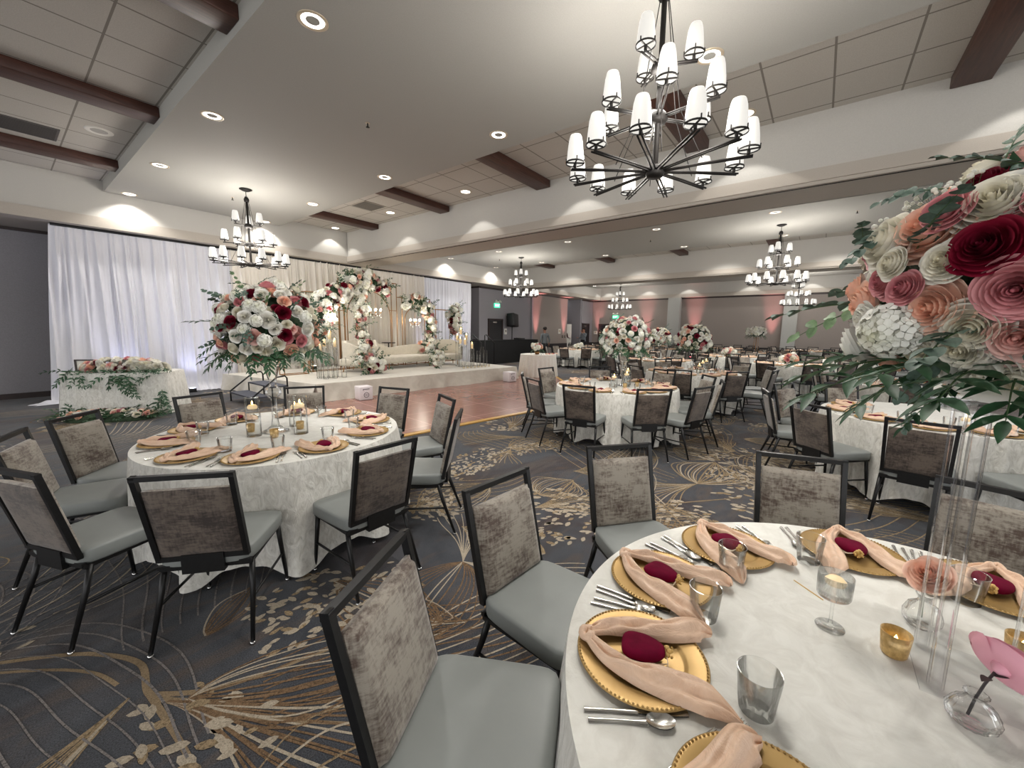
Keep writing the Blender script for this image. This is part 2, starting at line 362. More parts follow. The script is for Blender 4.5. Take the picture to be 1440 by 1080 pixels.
# ------------------------------------------------------------------ carpet
def m_carpet():
    m, nt, b = newmat('charcoal carpet pile'); v = coords(nt)
    n = noise(nt, v, .9, 4, .6, .8); n2 = noise(nt, v, 190, 2); n3 = noise(nt, coords(nt, (1.2,4,1), (0,0,.6)), 1.1, 3, .6, 1.5)
    r = ramp(nt, [(.36, srgb(54,57,64)), (.5, srgb(70,72,77)), (.6, srgb(60,54,56)), (.7, srgb(88,72,60))], n)
    r3 = ramp(nt, [(.5, (0,0,0,1)), (.66, (1,1,1,1))], n3)
    mx = N(nt, 'ShaderNodeMix', data_type='RGBA'); nt.links.new(r3.outputs[0], mx.inputs[0]); nt.links.new(r.outputs[0], mx.inputs[6]); mx.inputs[7].default_value = srgb(80,73,70)
    r2 = ramp(nt, [(.3, (.45,.45,.45,1)), (.7, (1.5,1.5,1.5,1))], n2)
    mu = N(nt, 'ShaderNodeMix', data_type='RGBA', blend_type='MULTIPLY'); mu.inputs[0].default_value = 1
    nt.links.new(mx.outputs[2], mu.inputs[6]); nt.links.new(r2.outputs[0], mu.inputs[7])
    nt.links.new(mu.outputs[2], b.inputs['Base Color']); b.inputs['Roughness'].default_value = .95; b.inputs['Specular IOR Level'].default_value = .1
    b.inputs['Sheen Weight'].default_value = .15; bump(nt, b, n2, .5, .004)
    return m
def m_yarn(name, c, dark=.35, cut=.36):
    m, nt, b = newmat(name); v = coords(nt); n = noise(nt, v, 75, 3, .7); n2 = noise(nt, v, 210, 2)
    r = ramp(nt, [(cut, tuple(x*dark for x in c[:3])), (cut+.14, c)], n)
    r2 = ramp(nt, [(.3, (.7,.7,.7,1)), (.7, (1.3,1.3,1.3,1))], n2)
    mu = N(nt, 'ShaderNodeMix', data_type='RGBA', blend_type='MULTIPLY'); mu.inputs[0].default_value = 1
    nt.links.new(r.outputs[0], mu.inputs[6]); nt.links.new(r2.outputs[0], mu.inputs[7])
    nt.links.new(mu.outputs[2], b.inputs['Base Color']); b.inputs['Roughness'].default_value = .95; b.inputs['Specular IOR Level'].default_value = .1
    return m
YARN = [m_carpet(), m_yarn('tan yarn', srgb(148,130,104), .45), m_yarn('golden brown yarn', srgb(120,98,76), .5), m_yarn('cream yarn', srgb(166,155,138), .55, .3), m_yarn('grey yarn', srgb(124,119,117), .5), m_yarn('stem yarn', srgb(136,119,96), .65, .3)]
fl = MB(); fl.add([(XW0,YW0,0),(XW1,YW0,0),(XW1,14.6,0),(XW0,14.6,0)], [(0,1,2,3)])
zc = [0]
def nz(): zc[0] = (zc[0]+1) % 40; return .0012+.00004*zc[0]
def ribbon(pts, w, mi, w1=None):
    z = nz(); k = len(pts); vs = []
    for i in range(k):
        a = pts[max(i-1, 0)]; c = pts[min(i+1, k-1)]; dx, dy = c[0]-a[0], c[1]-a[1]; L = math.hypot(dx, dy) or 1
        ww = (w if w1 is None else lerp(w, w1, i/(k-1)))/2; nx, ny = -dy/L*ww, dx/L*ww
        vs += [(pts[i][0]+nx, pts[i][1]+ny, z), (pts[i][0]-nx, pts[i][1]-ny, z)]
    fl.add(vs, [(2*i, 2*i+1, 2*i+3, 2*i+2) for i in range(k-1)], mi)
def cleaf(x, y, a, l, w, mi):
    z = nz(); ca, sa = math.cos(a), math.sin(a)
    P = [(-.5,0),(-.28,.34),(.0,.5),(.28,.38),(.5,.0),(.3,-.34),(.0,-.48),(-.3,-.36)]
    fl.add([(x+p[0]*l*ca-p[1]*w*sa, y+p[0]*l*sa+p[1]*w*ca, z) for p in P], [(7,6,5,4,3,2,1,0)], mi)
rc = random.Random(11)
def bulb(x, y, th, L, W, n, mi, w=.009, close=1.0):
    for i in range(n):
        a = (i/(n-1)*2-1)+rc.uniform(-.05, .05); pts = []
        for j in range(19):
            t = j/18; lat = a*W*(math.sin(PI*min(1, t*.96))**.8 if close > .5 else t**1.35)*(1+.12*math.sin(6*t+a*3)); f = L*t*(1-.12*abs(a))
            pts.append((x+f*math.cos(th)-lat*math.sin(th), y+f*math.sin(th)+lat*math.cos(th)))
        ribbon(pts, w*rc.uniform(.7, 1.2), mi if rc.random() < .8 else 3)
def leafzone(x, y, th, L, W, n, big=.075):
    for i in range(n):
        r = math.sqrt(rc.random()); a = rc.uniform(0, 2*PI); u, v = L*r*math.cos(a), W*r*math.sin(a)
        s = big*rc.uniform(.6, 1.2)
        cleaf(x+u*math.cos(th)-v*math.sin(th), y+u*math.sin(th)+v*math.cos(th), th+rc.choice((.6, -.6, .2))+rc.uniform(-.35, .35), s, s*.48, 3 if rc.random() < .75 else 1)
def swirl(x, y, th, L, n, gap, mi, amp=.2, w=.008):
    ph = rc.uniform(0, 6)
    for i in range(n):
        pts = []
        for j in range(33):
            t = j/32; f = L*(t-.5); lat = (i-n/2)*gap*(1+.7*math.sin(PI*t))+amp*math.sin(4*t+ph)+.022*math.sin(11*t+ph+i*.25)
            pts.append((x+f*math.cos(th)-lat*math.sin(th), y+f*math.sin(th)+lat*math.cos(th)))
        ribbon(pts, w*rc.uniform(.7, 1.3), mi)
def stem(pts, w0, w1, mi=5):
    P = []
    for i in range(len(pts)-1):
        p0 = pts[max(i-1, 0)]; p1 = pts[i]; p2 = pts[i+1]; p3 = pts[min(i+2, len(pts)-1)]
        for j in range(8):
            t = j/8; P.append(tuple(.5*((2*p1[k])+(-p0[k]+p2[k])*t+(2*p0[k]-5*p1[k]+4*p2[k]-p3[k])*t*t+(-p0[k]+3*p1[k]-3*p2[k]+p3[k])*t**3) for k in (0, 1)))
    P.append(tuple(pts[-1])); ribbon(P, w0, mi, w1)
# the motifs one can see at the near end of the carpet
stem([(-.35,3.15),(.0,2.86),(.16,2.68),(.27,2.45),(.26,2.2),(.36,2.02)], .022, .03); stem([(-.3,3.05),(-.02,2.76),(.12,2.56),(.18,2.38)], .015, .018)
stem([(.26,2.2),(.4,2.05),(.56,1.95),(.9,1.82),(1.2,1.72)], .03, .012); stem([(.26,2.2),(.28,1.9),(.3,1.6),(.36,1.2)], .028, .012); stem([(.26,2.2),(.42,1.85),(.62,1.55),(.8,1.3)], .026, .012)
bulb(.3, 2.1, R(-62), 1.0, .34, 18, 2, .010, 0); bulb(.36, 2.05, R(-38), .95, .25, 13, 2, .010); bulb(.2, 2.25, R(215), .9, .25, 9, 1, .009, 0)
leafzone(.36, 1.85, R(-60), .34, .2, 34, .085); leafzone(1.15, 2.2, R(-30), .5, .3, 120, .07); leafzone(.92, 2.05, R(-20), .3, .16, 40, .06)
bulb(.52, 2.42, R(40), .42, .1, 8, 2, .008); bulb(1.0, 1.95, R(-50), .7, .2, 12, 2, .008); swirl(-.1, 2.45, R(120), 1.6, 9, .05, 4, .16, .008); swirl(.25, 3.7, R(25), 2.4, 12, .045, 4, .08, .008)
bulb(1.85, 1.84, R(200), .85, .34, 15, 2, .008); bulb(1.85, 1.84, R(-75), .9, .3, 12, 3, .008, 0); bulb(1.85, 1.84, R(40), .75, .26, 9, 3, .008, 0); swirl(1.5, 1.2, R(-30), 1.4, 9, .04, 3, .1, .008); swirl(1.2, 1.5, R(-20), 1.4, 8, .05, 2, .1, .009)
leafzone(2.75, 1.65, R(-40), .62, .36, 150, .075); leafzone(3.5, 3.25, R(20), .55, .3, 110, .075); bulb(4.15, 3.2, R(-8), .8, .32, 15, 1, .013); bulb(4.15, 3.2, R(200), .6, .3, 10, 1, .012, 0); swirl(4.3, 3.6, R(60), 1.4, 7, .07, 1, .2, .012)
bulb(4.45, .9, R(0), .9, .4, 18, 1, .014); bulb(4.45, .9, R(150), .8, .36, 14, 1, .012, 0); leafzone(5.6, .8, R(80), .6, .3, 90, .09); stem([(3.67,1.04),(3.9,1.3),(4.3,1.5)], .022, .014); stem([(3.67,1.04),(3.4,1.35),(3.5,1.7)], .022, .014); stem([(3.67,1.04),(3.2,1.0),(2.9,.9)], .022, .014); stem([(3.67,1.04),(3.6,.6),(3.9,.2)], .022, .014); stem([(3.67,1.04),(3.9,.85),(4.3,.5)], .022, .014); stem([(3.67,1.04),(3.35,.75),(3.0,.5)], .02, .012)
bulb(3.0, 2.6, R(170), .9, .35, 14, 1, .011); swirl(2.75, 2.75, R(-20), 1.5, 8, .06, 1, .15, .010)
for _ in range(70):
    x = rc.uniform(2.2, 8.5); y = rc.uniform(-1.2, 3.4); th = rc.uniform(0, 2*PI); k = rc.random()
    if k < .55: bulb(x, y, th, rc.uniform(.5, .95), rc.uniform(.18, .4), rc.randint(10, 18), rc.choice((1, 1, 2)), .010, rc.choice((0, 1, 1)))
    elif k < .75: leafzone(x, y, th, rc.uniform(.25, .5), rc.uniform(.15, .3), 60, .08)
    else: swirl(x, y, th, rc.uniform(.9, 1.6), rc.randint(5, 9), .055, 1, rc.uniform(.15, .35), .010)
for _ in range(330):
    x = rc.uniform(-1.2, 20) if rc.random() < .6 else rc.uniform(-1, 8); y = rc.uniform(-4, 12)
    d = math.hypot(x, y); th = rc.uniform(0, 2*PI); k = rc.random(); g = 1 if d < 4 else min(2.2, .8+d*.08)
    if x*.79+y*.61 < .3 or (d < 3.2 and rc.random() < .7): continue
    if k < .4: bulb(x, y, th, rc.uniform(.6, 1.1), rc.uniform(.2, .42), rc.randint(8, 14), rc.choice((1, 1, 2, 4)), .009*g, rc.choice((0, 1)))
    elif k < .65: leafzone(x, y, th, rc.uniform(.3, .6), rc.uniform(.2, .35), rc.randint(40, 80), .08*min(g, 1.3))
    else: swirl(x, y, th, rc.uniform(1.2, 2.4), rc.randint(5, 9), rc.uniform(.05, .08), rc.choice((4, 4, 1, 3)), rc.uniform(.1, .3), .008*g)
struct('floor', fl, YARN)
# dance floor laid on the carpet
DF = [(3.3,4.95),(8.3,4.18),(12.2,7.6),(11.9,8.6),(3.6,8.8)]
d = MB().poly(DF, .002, .022); o = tag(d.build('dance_floor', M['dance']), 'reddish brown polished wood dance floor laid in front of the stage', 'dance floor')
e = MB()
a, c = Vector((3.3,4.95)), Vector((8.3,4.18)); t = (c-a).normalized(); nrm = Vector((t.y, -t.x))
e.poly([tuple(a-t*.05), tuple(a-t*.05+nrm*.11), tuple(c+t*.1+nrm*.11), tuple(c+t*.05)], .003, .02)
a2, c2 = Vector((8.3,4.18)), Vector((12.2,7.6)); t2 = (c2-a2).normalized(); n2 = Vector((t2.y, -t2.x))
e.poly([tuple(a2), tuple(a2+n2*.11), tuple(c2+n2*.11), tuple(c2)], .003, .02)
e.build('edge_strip', M['edge_wood'], o)

# ------------------------------------------------------------------ ceiling lamps
DLC = (1, .97, .92)
def lamp_data(name, kind, e, color, **kw):
    l = bpy.data.lights.new(name, kind); l.energy = e; l.color = color
    for k, v in kw.items(): setattr(l, k, v)
    return l
L_SOF = lamp_data('downlight lamp', 'SPOT', E_SOF, DLC, spot_size=R(125), spot_blend=.5, shadow_soft_size=.07)
L_TIL = lamp_data('wall downlight lamp', 'SPOT', E_TIL, DLC, spot_size=R(96), spot_blend=.2, shadow_soft_size=.03)
M['lens_on'] = simple('lit lamp lens', srgb(250,248,240), .5, emit=(1,.96,.88,1), es=3.2)
M['lens_dim'] = simple('dim lamp lens', srgb(200,198,190), .3, .3, emit=(1,.96,.88,1), es=.9)
M['trim_ring'] = simple('satin cream trim ring', srgb(196,180,156), .4, .2)
def make_dl(name, lens, light):
    t = thing(name, 'x x x x', 'ceiling light')
    MB().lathe([(.098,-.001),(.102,-.006),(.12,-.009),(.132,-.005),(.133,.0)], 28).build('trim_ring', M['trim_ring'], t)
    MB().lathe([(.0,.0),(.06,-.001),(.099,-.0025)], 28).build('lens', lens, t)
    if light is not None:
        o = link('lamp', light, t, (0,0,-.02)); o.visible_camera = False
    return t
DL = make_dl('recessed_downlight', M['lens_on'], L_SOF); DLW = make_dl('recessed_downlight', M['lens_on'], L_TIL); DLD = make_dl('recessed_downlight', M['lens_dim'], L_SOF)
first = {}
def put_dl(src, x, y, z, label, group=None):
    if src.name not in first:
        first[src.name] = 1; src.location = (x, y, z); src['label'] = label
        if group: src['group'] = group
        return src
    return dup(src, (x, y, z), 0, label, group)
for j, (x, rn) in enumerate(((2.06, 'left row'), (4.71, 'right row'))):
    for i, y in enumerate((11.92 if j == 0 else 11.98, 9.38, 6.65, 3.92, 1.15, -1.6)):
        put_dl(DL, x, y, ZS, f'round downlight in the near soffit, {ORD[i]} from the curtain, {rn}')
for i, y in enumerate((11.9, 9.15, 6.44, 3.8, 1.1, -1.6)):
    put_dl(DLW, 6.62, y, ZT, f'recessed downlight in the tiles by the header, {ORD[i]} from the curtain wall')
for j, x in enumerate((11.38, 14.17)):
    for i, y in enumerate((11.9, 9.43, 6.6, 3.83, 1.1, -1.66)):
        put_dl(DLD, x, y, ZS, f'dim downlight in the middle soffit, {ORD[i]} from the stage, {("near", "far")[j]} row')
for i, y in enumerate((9.2, 5.95, 2.9, -.22)):
    put_dl(DLD, 15.4, y, ZT, f'recessed downlight in the tiles beyond the middle soffit, {ORD[i]} from the stage')
for i, y in enumerate((11.6, 8.9, 6.5, 3.3, .6, -2.2)):
    put_dl(DLW, 25.25, y, ZT-.0, f'recessed downlight washing the far wall, {ORD[i]} from the stage end')
for i, x in enumerate((18.6, 20.6, 23.4)):
    put_dl(DLW, x, 11.55, ZT if x < 21 else ZS, f'recessed downlight over the side wall in the far bay, {ORD[i]} from the stage')
# ------------------------------------------------------------------ chandeliers
M['shade'] = simple('frosted white glass shade', srgb(140,138,133), .35, emit=(1,.97,.91,1), es=E_SHADE)
shade_me = MB().lathe([(.066,0),(.067,.02),(.063,.08),(.054,.16),(.045,.195),(.040,.205),(.037,.2),(.05,.15),(.058,.08),(.062,.02)], 16).mesh('glass_shade', M['shade'])
rg = MB().lathe([(.070,-.006),(.074,-.006),(.074,.006),(.070,.006),(.070,-.006)], 18)
for k in range(4):
    a = k*PI/2; rg.bar((0,0,0), (.07*math.cos(a), .07*math.sin(a), 0), .009); rg.bar((.072*math.cos(a), .072*math.sin(a), -.005), (.072*math.cos(a), .072*math.sin(a), .03), .007)
rg.tube([(0,0,-.035),(0,0,.0)], .012, 8)
ring_me = rg.mesh('shade_holder', M['bronze'])
TIERS = ((12, .65, 0.0, R(10)), (6, .42, .40, R(25)), (3, .235, .77, R(50)))
arm_me = []
for n, r, dz, ph in TIERS:
    m = MB()
    for s_ in (-.014, .014): m.tube([(.05,s_,0),(r*.5,s_,.004),(r+.03,s_,0)], .0072, 6)
    arm_me.append(m.mesh('arm', M['bronze']))
def make_chandelier(label):
    t = thing('chandelier', label, 'chandelier')
    H = 1.49
    MB().lathe([(0,H),(.11,H),(.115,H-.012),(.06,H-.04),(.02,H-.05),(0,H-.05)], 24).build('canopy', M['bronze'], t)
    ch = MB()
    ch.tube([(0,0,H-.05),(0,0,H-.15)], .006, 6)
    ch.tube([(.03*math.cos(a*PI/6),0,H-.17+.03*math.sin(a*PI/6)) for a in range(12)], .006, 6, closed=True)
    ch.build('loop', M['bronze'], t)
    MB().tube([(0,0,-.02),(0,0,H-.19)], .021, 10).build('stem', M['bronze'], t)
    MB().lathe([(0,1.24),(.045,1.245),(.05,1.29),(.03,1.33),(0,1.33)], 14).build('top_collar', M['bronze'], t)
    for k, (n, r, dz, ph) in enumerate(TIERS):
        MB().lathe([(0,dz-.045),(.06,dz-.04),(.075,dz-.015),(.06,dz+.03),(.045,dz+.045),(0,dz+.05)], 18).build('hub', M['bronze'], t)
        for i in range(n):
            a = ph+2*PI*i/n
            am = link('arm', arm_me[k], t, (0,0,dz), (0,0,a))
            sh = link('glass_shade', shade_me, t, (r*math.cos(a), r*math.sin(a), dz+.05))
            link('shade_holder', ring_me, sh, (0,0,0), (0,0,a))
    for i in range(6):
        a = R(25)+i*PI/3
        MB().tube([(.03*math.cos(a), .03*math.sin(a), 1.27), (.17*math.cos(a), .17*math.sin(a), .41), (.36*math.cos(a), .36*math.sin(a), .01)], .0035, 5).build('cable', M['bronze'], t)
    link('lamp', L_CH, t, (0,0,.62)); link('lamp', L_CH, t, (.33,.33,.2)); link('lamp', L_CH, t, (-.33,-.33,.2))
    return t
L_CH = lamp_data('chandelier lamp', 'POINT', E_CH, (1,.955,.89), shadow_soft_size=.25)
CHA = make_chandelier('large bronze three tier chandelier with white glass shades over the near tables'); CHA.location = (3.39, 1.18, 2.89)
for x, y, rz, lb in ((3.42, 9.52, .3, 'bronze three tier chandelier with lit white shades hanging in front of the white drape'),
                     (12.77, 9.45, .8, 'lit three tier chandelier in the middle bay, hanging beyond the stage end'),
                     (12.75, 1.06, .1, 'lit three tier chandelier in the middle bay, higher up above the dining tables'),
                     (23.2, 9.75, .5, 'small looking lit chandelier in front of the far wall near the corner'),
                     (23.2, 1.0, .9, 'small looking lit chandelier in the far bay, partly behind another chandelier')):
    dup(CHA, (x, y, 2.89), rz, lb)
# vent, speaker and sprinklers on the ceiling
t = thing('ceiling_vent', 'square grey air vent set in the ceiling tiles between two beams', 'vent', (5.94, 9.1, ZT))
m = MB(); m.box((0,0,-.006), (.6,.6,.012)); m.build('frame', M['trim_paint'], t)
m = MB()
for i in range(14): m.box((0, -.26+.04*i, -.016), (.54, .022, .008))
m.build('louvre', simple('vent grey', srgb(120,116,110), .6), t)
t = thing('ceiling_vent', 'long dark return air grille in the tiles above the left bay', 'vent', (.55, 9.88, ZT))
m = MB(); m.box((0,0,-.006), (.78,.62,.012)); m.build('frame', simple('dark vent', srgb(92,88,86), .7), t)
m = MB()
for i in range(14): m.box((0, -.26+.04*i, -.016), (.72, .02, .008))
m.build('louvre', simple('dark vent slat', srgb(78,74,72), .7), t)
t = thing('ceiling_speaker', 'round white speaker grille in the ceiling tiles of the left bay', 'speaker', (1.31, 9.13, ZT))
MB().lathe([(.1,-.004),(.15,-.012),(.165,-.004),(.165,0)], 28).build('trim_ring', M['white_paint'], t)
MB().lathe([(0,-.006),(.1,-.005)], 28).build('grille', simple('speaker mesh', srgb(170,166,160), .7, var=.3, vs=160), t)
def sprinkler(x, y, lb):
    t = thing('ceiling_sprinkler', lb, 'sprinkler', (x, y, ZS))
    MB().lathe([(0,-.004),(.03,-.004),(.032,0)], 14).build('escutcheon', M['trim_ring'], t)
    m = MB().tube([(0,0,0),(0,0,-.05)], .009, 6); m.lathe([(0,-.05),(.024,-.05),(.026,-.054),(0,-.054)], 10); m.build('deflector', M['bronze'], t)
sprinkler(3.4, 5.15, 'small sprinkler head in the middle of the near soffit'); sprinkler(3.45, 10.35, 'small sprinkler head near the chandelier by the drapes')
sprinkler(12.6, 4.4, 'tiny sprinkler head in the middle bay soffit halfway along'); sprinkler(12.3, -.4, 'tiny sprinkler head in the middle bay soffit above the right tables'); sprinkler(12.6, 10.4, 'tiny sprinkler head in the middle bay soffit near the stage')
# ------------------------------------------------------------------ chairs
def make_chair():
    t = thing('banquet_chair', 'x x x x', 'chair')
    # seat cushion: crowned, slightly wider at the front
    def cush(u, v):
        a = u*2*PI; n = 8.0; c, s_ = math.cos(a), math.sin(a)
        k = (abs(c)**n+abs(s_)**n)**(-1/n)
        prof = [(0,.0),(.97,.0),(1,.010),(1.0,.064),(.985,.073),(.94,.079),(.6,.084),(0,.086)]
        f = v*(len(prof)-1); i = min(int(f), len(prof)-2); q = f-i
        r = lerp(prof[i][0], prof[i+1][0], q); z = lerp(prof[i][1], prof[i+1][1], q)
        x, y = c*k*r, s_*k*r
        return (x*(.225+.012*y), y*.228+.015, .405+z)
    MB().grid(cush, 64, 14, 0, wrap=True).build('seat', M['seat_vinyl'], t)
    b = MB()
    for p, q in (((-.2,-.19,.396),(.2,-.19,.396)),((-.2,.215,.396),(.2,.215,.396)),((-.2,-.2,.396),(-.2,.225,.396)),((.2,-.2,.396),(.2,.225,.396))): b.bar(p, q, .022, .02)
    b.box((0,-.212,.428), (.19,.035,.10)); b.bar((-.21,-.2,.41), (.21,-.2,.41), .02)
    b.build('seat_frame', M['black_metal'], t)
    for sx in (-1, 1):
        for top, foot in (((sx*.2,.2,.395), (sx*.222,.235,.012)), ((sx*.2,-.17,.4), (sx*.226,-.30,.012))):
            m = MB(); m.tube([top, (lerp(top[0], foot[0], .3), lerp(top[1], foot[1], .26), .28), foot], [.0155,.0145,.0105], 8)
            m.lathe([(0,0),(.0125,0),(.0125,.014),(0,.014)], 10, 1, Matrix.Translation((foot[0], foot[1], 0)))
            m.build('leg', [M['black_metal'], M['chrome']], t)
        m = MB(); m.tube([(sx*.211,.218,.2), (sx*.214,-.232,.215)], .008, 6); m.build('stretcher', M['black_metal'], t)
    # raked back: frame in the plane from (y -.205, z .455) to (y -.315, z .93)
    def bp(x, s_, d): # s_ along height 0..1, d forward offset
        y = lerp(-.207, -.315, s_); z = lerp(.452, .93, s_); L = math.hypot(.108, .478); ny, nz_ = .478/L, .108/L
        return (x, y+d*ny, z+d*nz_)
    b = MB(); w0, w1, r = .196, .203, .024
    b.bar(bp(-w0,0,0), bp(-w1,1,0), .024, .026); b.bar(bp(w0,0,0), bp(w1,1,0), .024, .026)
    b.bar(bp(-w1-.012,.975,0), bp(w1+.012,.975,0), .026, .024); b.bar(bp(-w0-.012,.015,0), bp(w0+.012,.015,0), .026, .026)
    b.build('back_frame', M['black_metal'], t)
    def pad(front):
        def fn(u, v):
            x = (u*2-1)*.184; s_ = .035+v*.80; e = min(1, min(u, 1-u)/.06)*min(1, min(v, 1-v)/.05); e = math.sin(e*PI/2)
            d = (.012+.026*e+.006*math.sin(PI*u)*math.sin(PI*v)) if front else -(.004+.010*e)
            return bp(x, s_, d)
        return fn
    m = MB(); m.grid(pad(True), 22, 22, 0); m.grid(lambda u, v: pad(False)(1-u, v), 14, 14, 1)
    E0 = MB()
    def edge(u, v):
        # ring joining the two faces
        a = u*4; k = int(a) % 4; q = a-int(a); P = [(q,0),(1,q),(1-q,1),(0,1-q)][k]
        p1 = Vector(pad(True)(*P)); p0 = Vector(pad(False)(*P)); return p0.lerp(p1, v)
    m.grid(edge, 40, 2, 0, wrap=True)
    m.build('backrest', [M['back_front'], M['back_rear']], t)
    return t
CH0 = make_chair(); chair_used = [False]
def chair(x, y, face, label, group=None):
    rz = R(face-90)
    if not chair_used[0]:
        chair_used[0] = True; CH0.location = (x, y, 0); CH0.rotation_euler = (0,0,rz); CH0['label'] = label
        if group: CH0['group'] = group
        return CH0
    return dup(CH0, (x, y, 0), rz, label, group)
def ring_chair(c, ang, label, group=None, d=1.19, yaw=0):
    return chair(c[0]+d*math.cos(R(ang)), c[1]+d*math.sin(R(ang)), ang+180+yaw, label, group)

# ------------------------------------------------------------------ tables and cloths
TZ = .76; TR = .915
tb_me = {}
def table(c, name, cloth_label, chairs=(), seed=0, lab=None):
    t = thing('round_table', lab or f'round table under {cloth_label}', 'table', (c[0], c[1], 0))
    if not tb_me:
        tb_me['top'] = MB().lathe([(0,.72),(.9,.72),(.905,.735),(.9,.75),(0,.75)], 48).mesh('tabletop', M['beam_wood'])
        tb_me['leg'] = MB().tube([(0,0,.72),(0,0,0)], .02, 8).mesh('leg', M['black_metal'])
    link('tabletop', tb_me['top'], t)
    for a in range(4): link('leg', tb_me['leg'], t, (.45*math.cos(a*PI/2+.4), .45*math.sin(a*PI/2+.4), 0))
    rr = random.Random(seed+50)
    gaps = sorted(chairs) if chairs else [i*36 for i in range(10)]
    mids = []
    for i, a in enumerate(gaps):
        b_ = gaps[(i+1) % len(gaps)]+(360 if i == len(gaps)-1 else 0); n = max(1, round((b_-a)/36))
        for k in range(n): mids.append((a+(b_-a)*(k+.5)/n, rr.uniform(.5, 1.25), rr.uniform(5.5, 9)))
    ph = rr.uniform(0, 6); ra = .010 if seed < 3 else .03
    def foldf(th):
        d = math.degrees(th); v = 0
        for a, am, wd in mids:
            q = (d-a+180) % 360-180; v = max(v, am*math.exp(-(q/wd)**2))
        return v
    def skirt(u, v):
        th = u*2*PI; f = foldf(th); rip = .5*math.sin(th*31+ph)+.5*math.sin(th*47+ph*2)
        drop = v**.9; r = TR+.008+.012*min(1, v*6)+drop*(.075*f-.012*(1-f))+ra*rip*drop
        hem = .03+.07*(1-min(1, f))**2+.012*math.sin(th*7+ph)
        z = TZ-.012*min(1, v*8)-(TZ-.012-hem)*max(0, v-.02)/.98
        return (r*math.cos(th), r*math.sin(th), z)
    def top(u, v):
        th = u*2*PI; r = (TR+.008)*v
        return (r*math.cos(th), r*math.sin(th), TZ-.010*max(0, (v-.97)/.03)*0+.0008*math.sin(9*r*math.cos(th*2)+ph))
    m = MB(); m.grid(lambda u, v: top(1-u, 1-v), 180, 8, 0, wrap=True); m.grid(lambda u, v: skirt(u, 1-v), 300, 16, 1, wrap=True)
    o = m.build('tablecloth', [M['cloth'], M['cloth_skirt']], None, (c[0], c[1], 0)); tag(o, cloth_label, 'tablecloth')
    return t
# ------------------------------------------------------------------ tableware
def make_charger():
    prof = [(0,.003),(.104,.003),(.109,.0045),(.113,.008),(.118,.0105),(.155,.0135),(.163,.0145),(.166,.0125),(.163,.0105),(.118,.006),(.109,.0005),(0,.0005)]
    m = MB().lathe(prof[::-1], 64)
    for k in range(96):
        a = 2*PI*k/96; m.ball((.1605*math.cos(a), .1605*math.sin(a), .0148), .0032, 6, 4)
    return m.mesh('charger_plate', M['gold_charger'])
ME_CHARGER = make_charger()
def napkin_mesh():
    m = MB(); rn = random.Random(3)
    def tail(path, widths, hs, ph):
        k = len(path)
        def P(t):
            f = t*(k-1); i = min(int(f), k-2); q = f-i
            p0, p1, p2, p3 = (Vector(path[max(i-1,0)]), Vector(path[i]), Vector(path[i+1]), Vector(path[min(i+2,k-1)]))
            return .5*((2*p1)+(-p0+p2)*q+(2*p0-5*p1+4*p2-p3)*q*q+(-p0+3*p1-3*p2+p3)*q**3)
        def Wd(t, A):
            f = t*(k-1); i = min(int(f), k-2); return lerp(A[i], A[i+1], f-i)
        def fn(u, v):
            p = P(v); d = (P(min(1, v+.02))-P(max(0, v-.02))); d.z = 0; d.normalize(); nx = Vector((d.y, -d.x, 0))
            a = (u*2-1); w = Wd(v, widths); h = Wd(v, hs)
            lift = h*max(0,1-a*a)**.5*(.82+.18*math.sin(v*11+a*2+ph))+.0055*math.sin(a*8+v*9+ph)*(1-a*a)+.004*math.sin(a*3-v*23+ph)*(1-a*a)
            return tuple(p+nx*a*w+Vector((0,0,max(.0, lift))))
        m.grid(fn, 26, 40, 0)
        m.grid(lambda u, v: tuple(Vector(fn(1-u, v)) if u in (0, 1) else Vector((fn(1-u, v)[0], fn(1-u, v)[1], P(v).z+.001))), 4, 26, 0)
    z0 = .016
    tail([(-.01,-.135,z0+.01),(-.055,-.085,z0),(-.082,-.01,z0-.004),(-.10,.07,z0-.004),(-.125,.15,z0),(-.115,.185,z0+.004)], [.014,.028,.036,.041,.040,.006], [.014,.026,.032,.034,.03,.008], 0)
    tail([(.01,-.135,z0+.01),(.05,-.08,z0),(.075,-.005,z0-.004),(.085,.07,z0-.004),(.10,.15,z0-.002),(.125,.215,z0-.012)], [.014,.026,.036,.046,.044,.004], [.014,.025,.032,.032,.028,.004], 2)
    def knot(u, v):
        a, b_ = 2*PI*u, 2*PI*v; rr = .017+.004*math.sin(3*a)
        return ((.013+rr*.62*math.cos(b_))*math.cos(a)*1.15, -.14+(.013+rr*.62*math.cos(b_))*math.sin(a), z0+.014+rr*.75*math.sin(b_)+.004*math.sin(2*a))
    m.grid(knot, 18, 12, 0, wrap=True)
    return m.mesh('satin_napkin', M['satin'])
ME_NAPKIN = napkin_mesh()
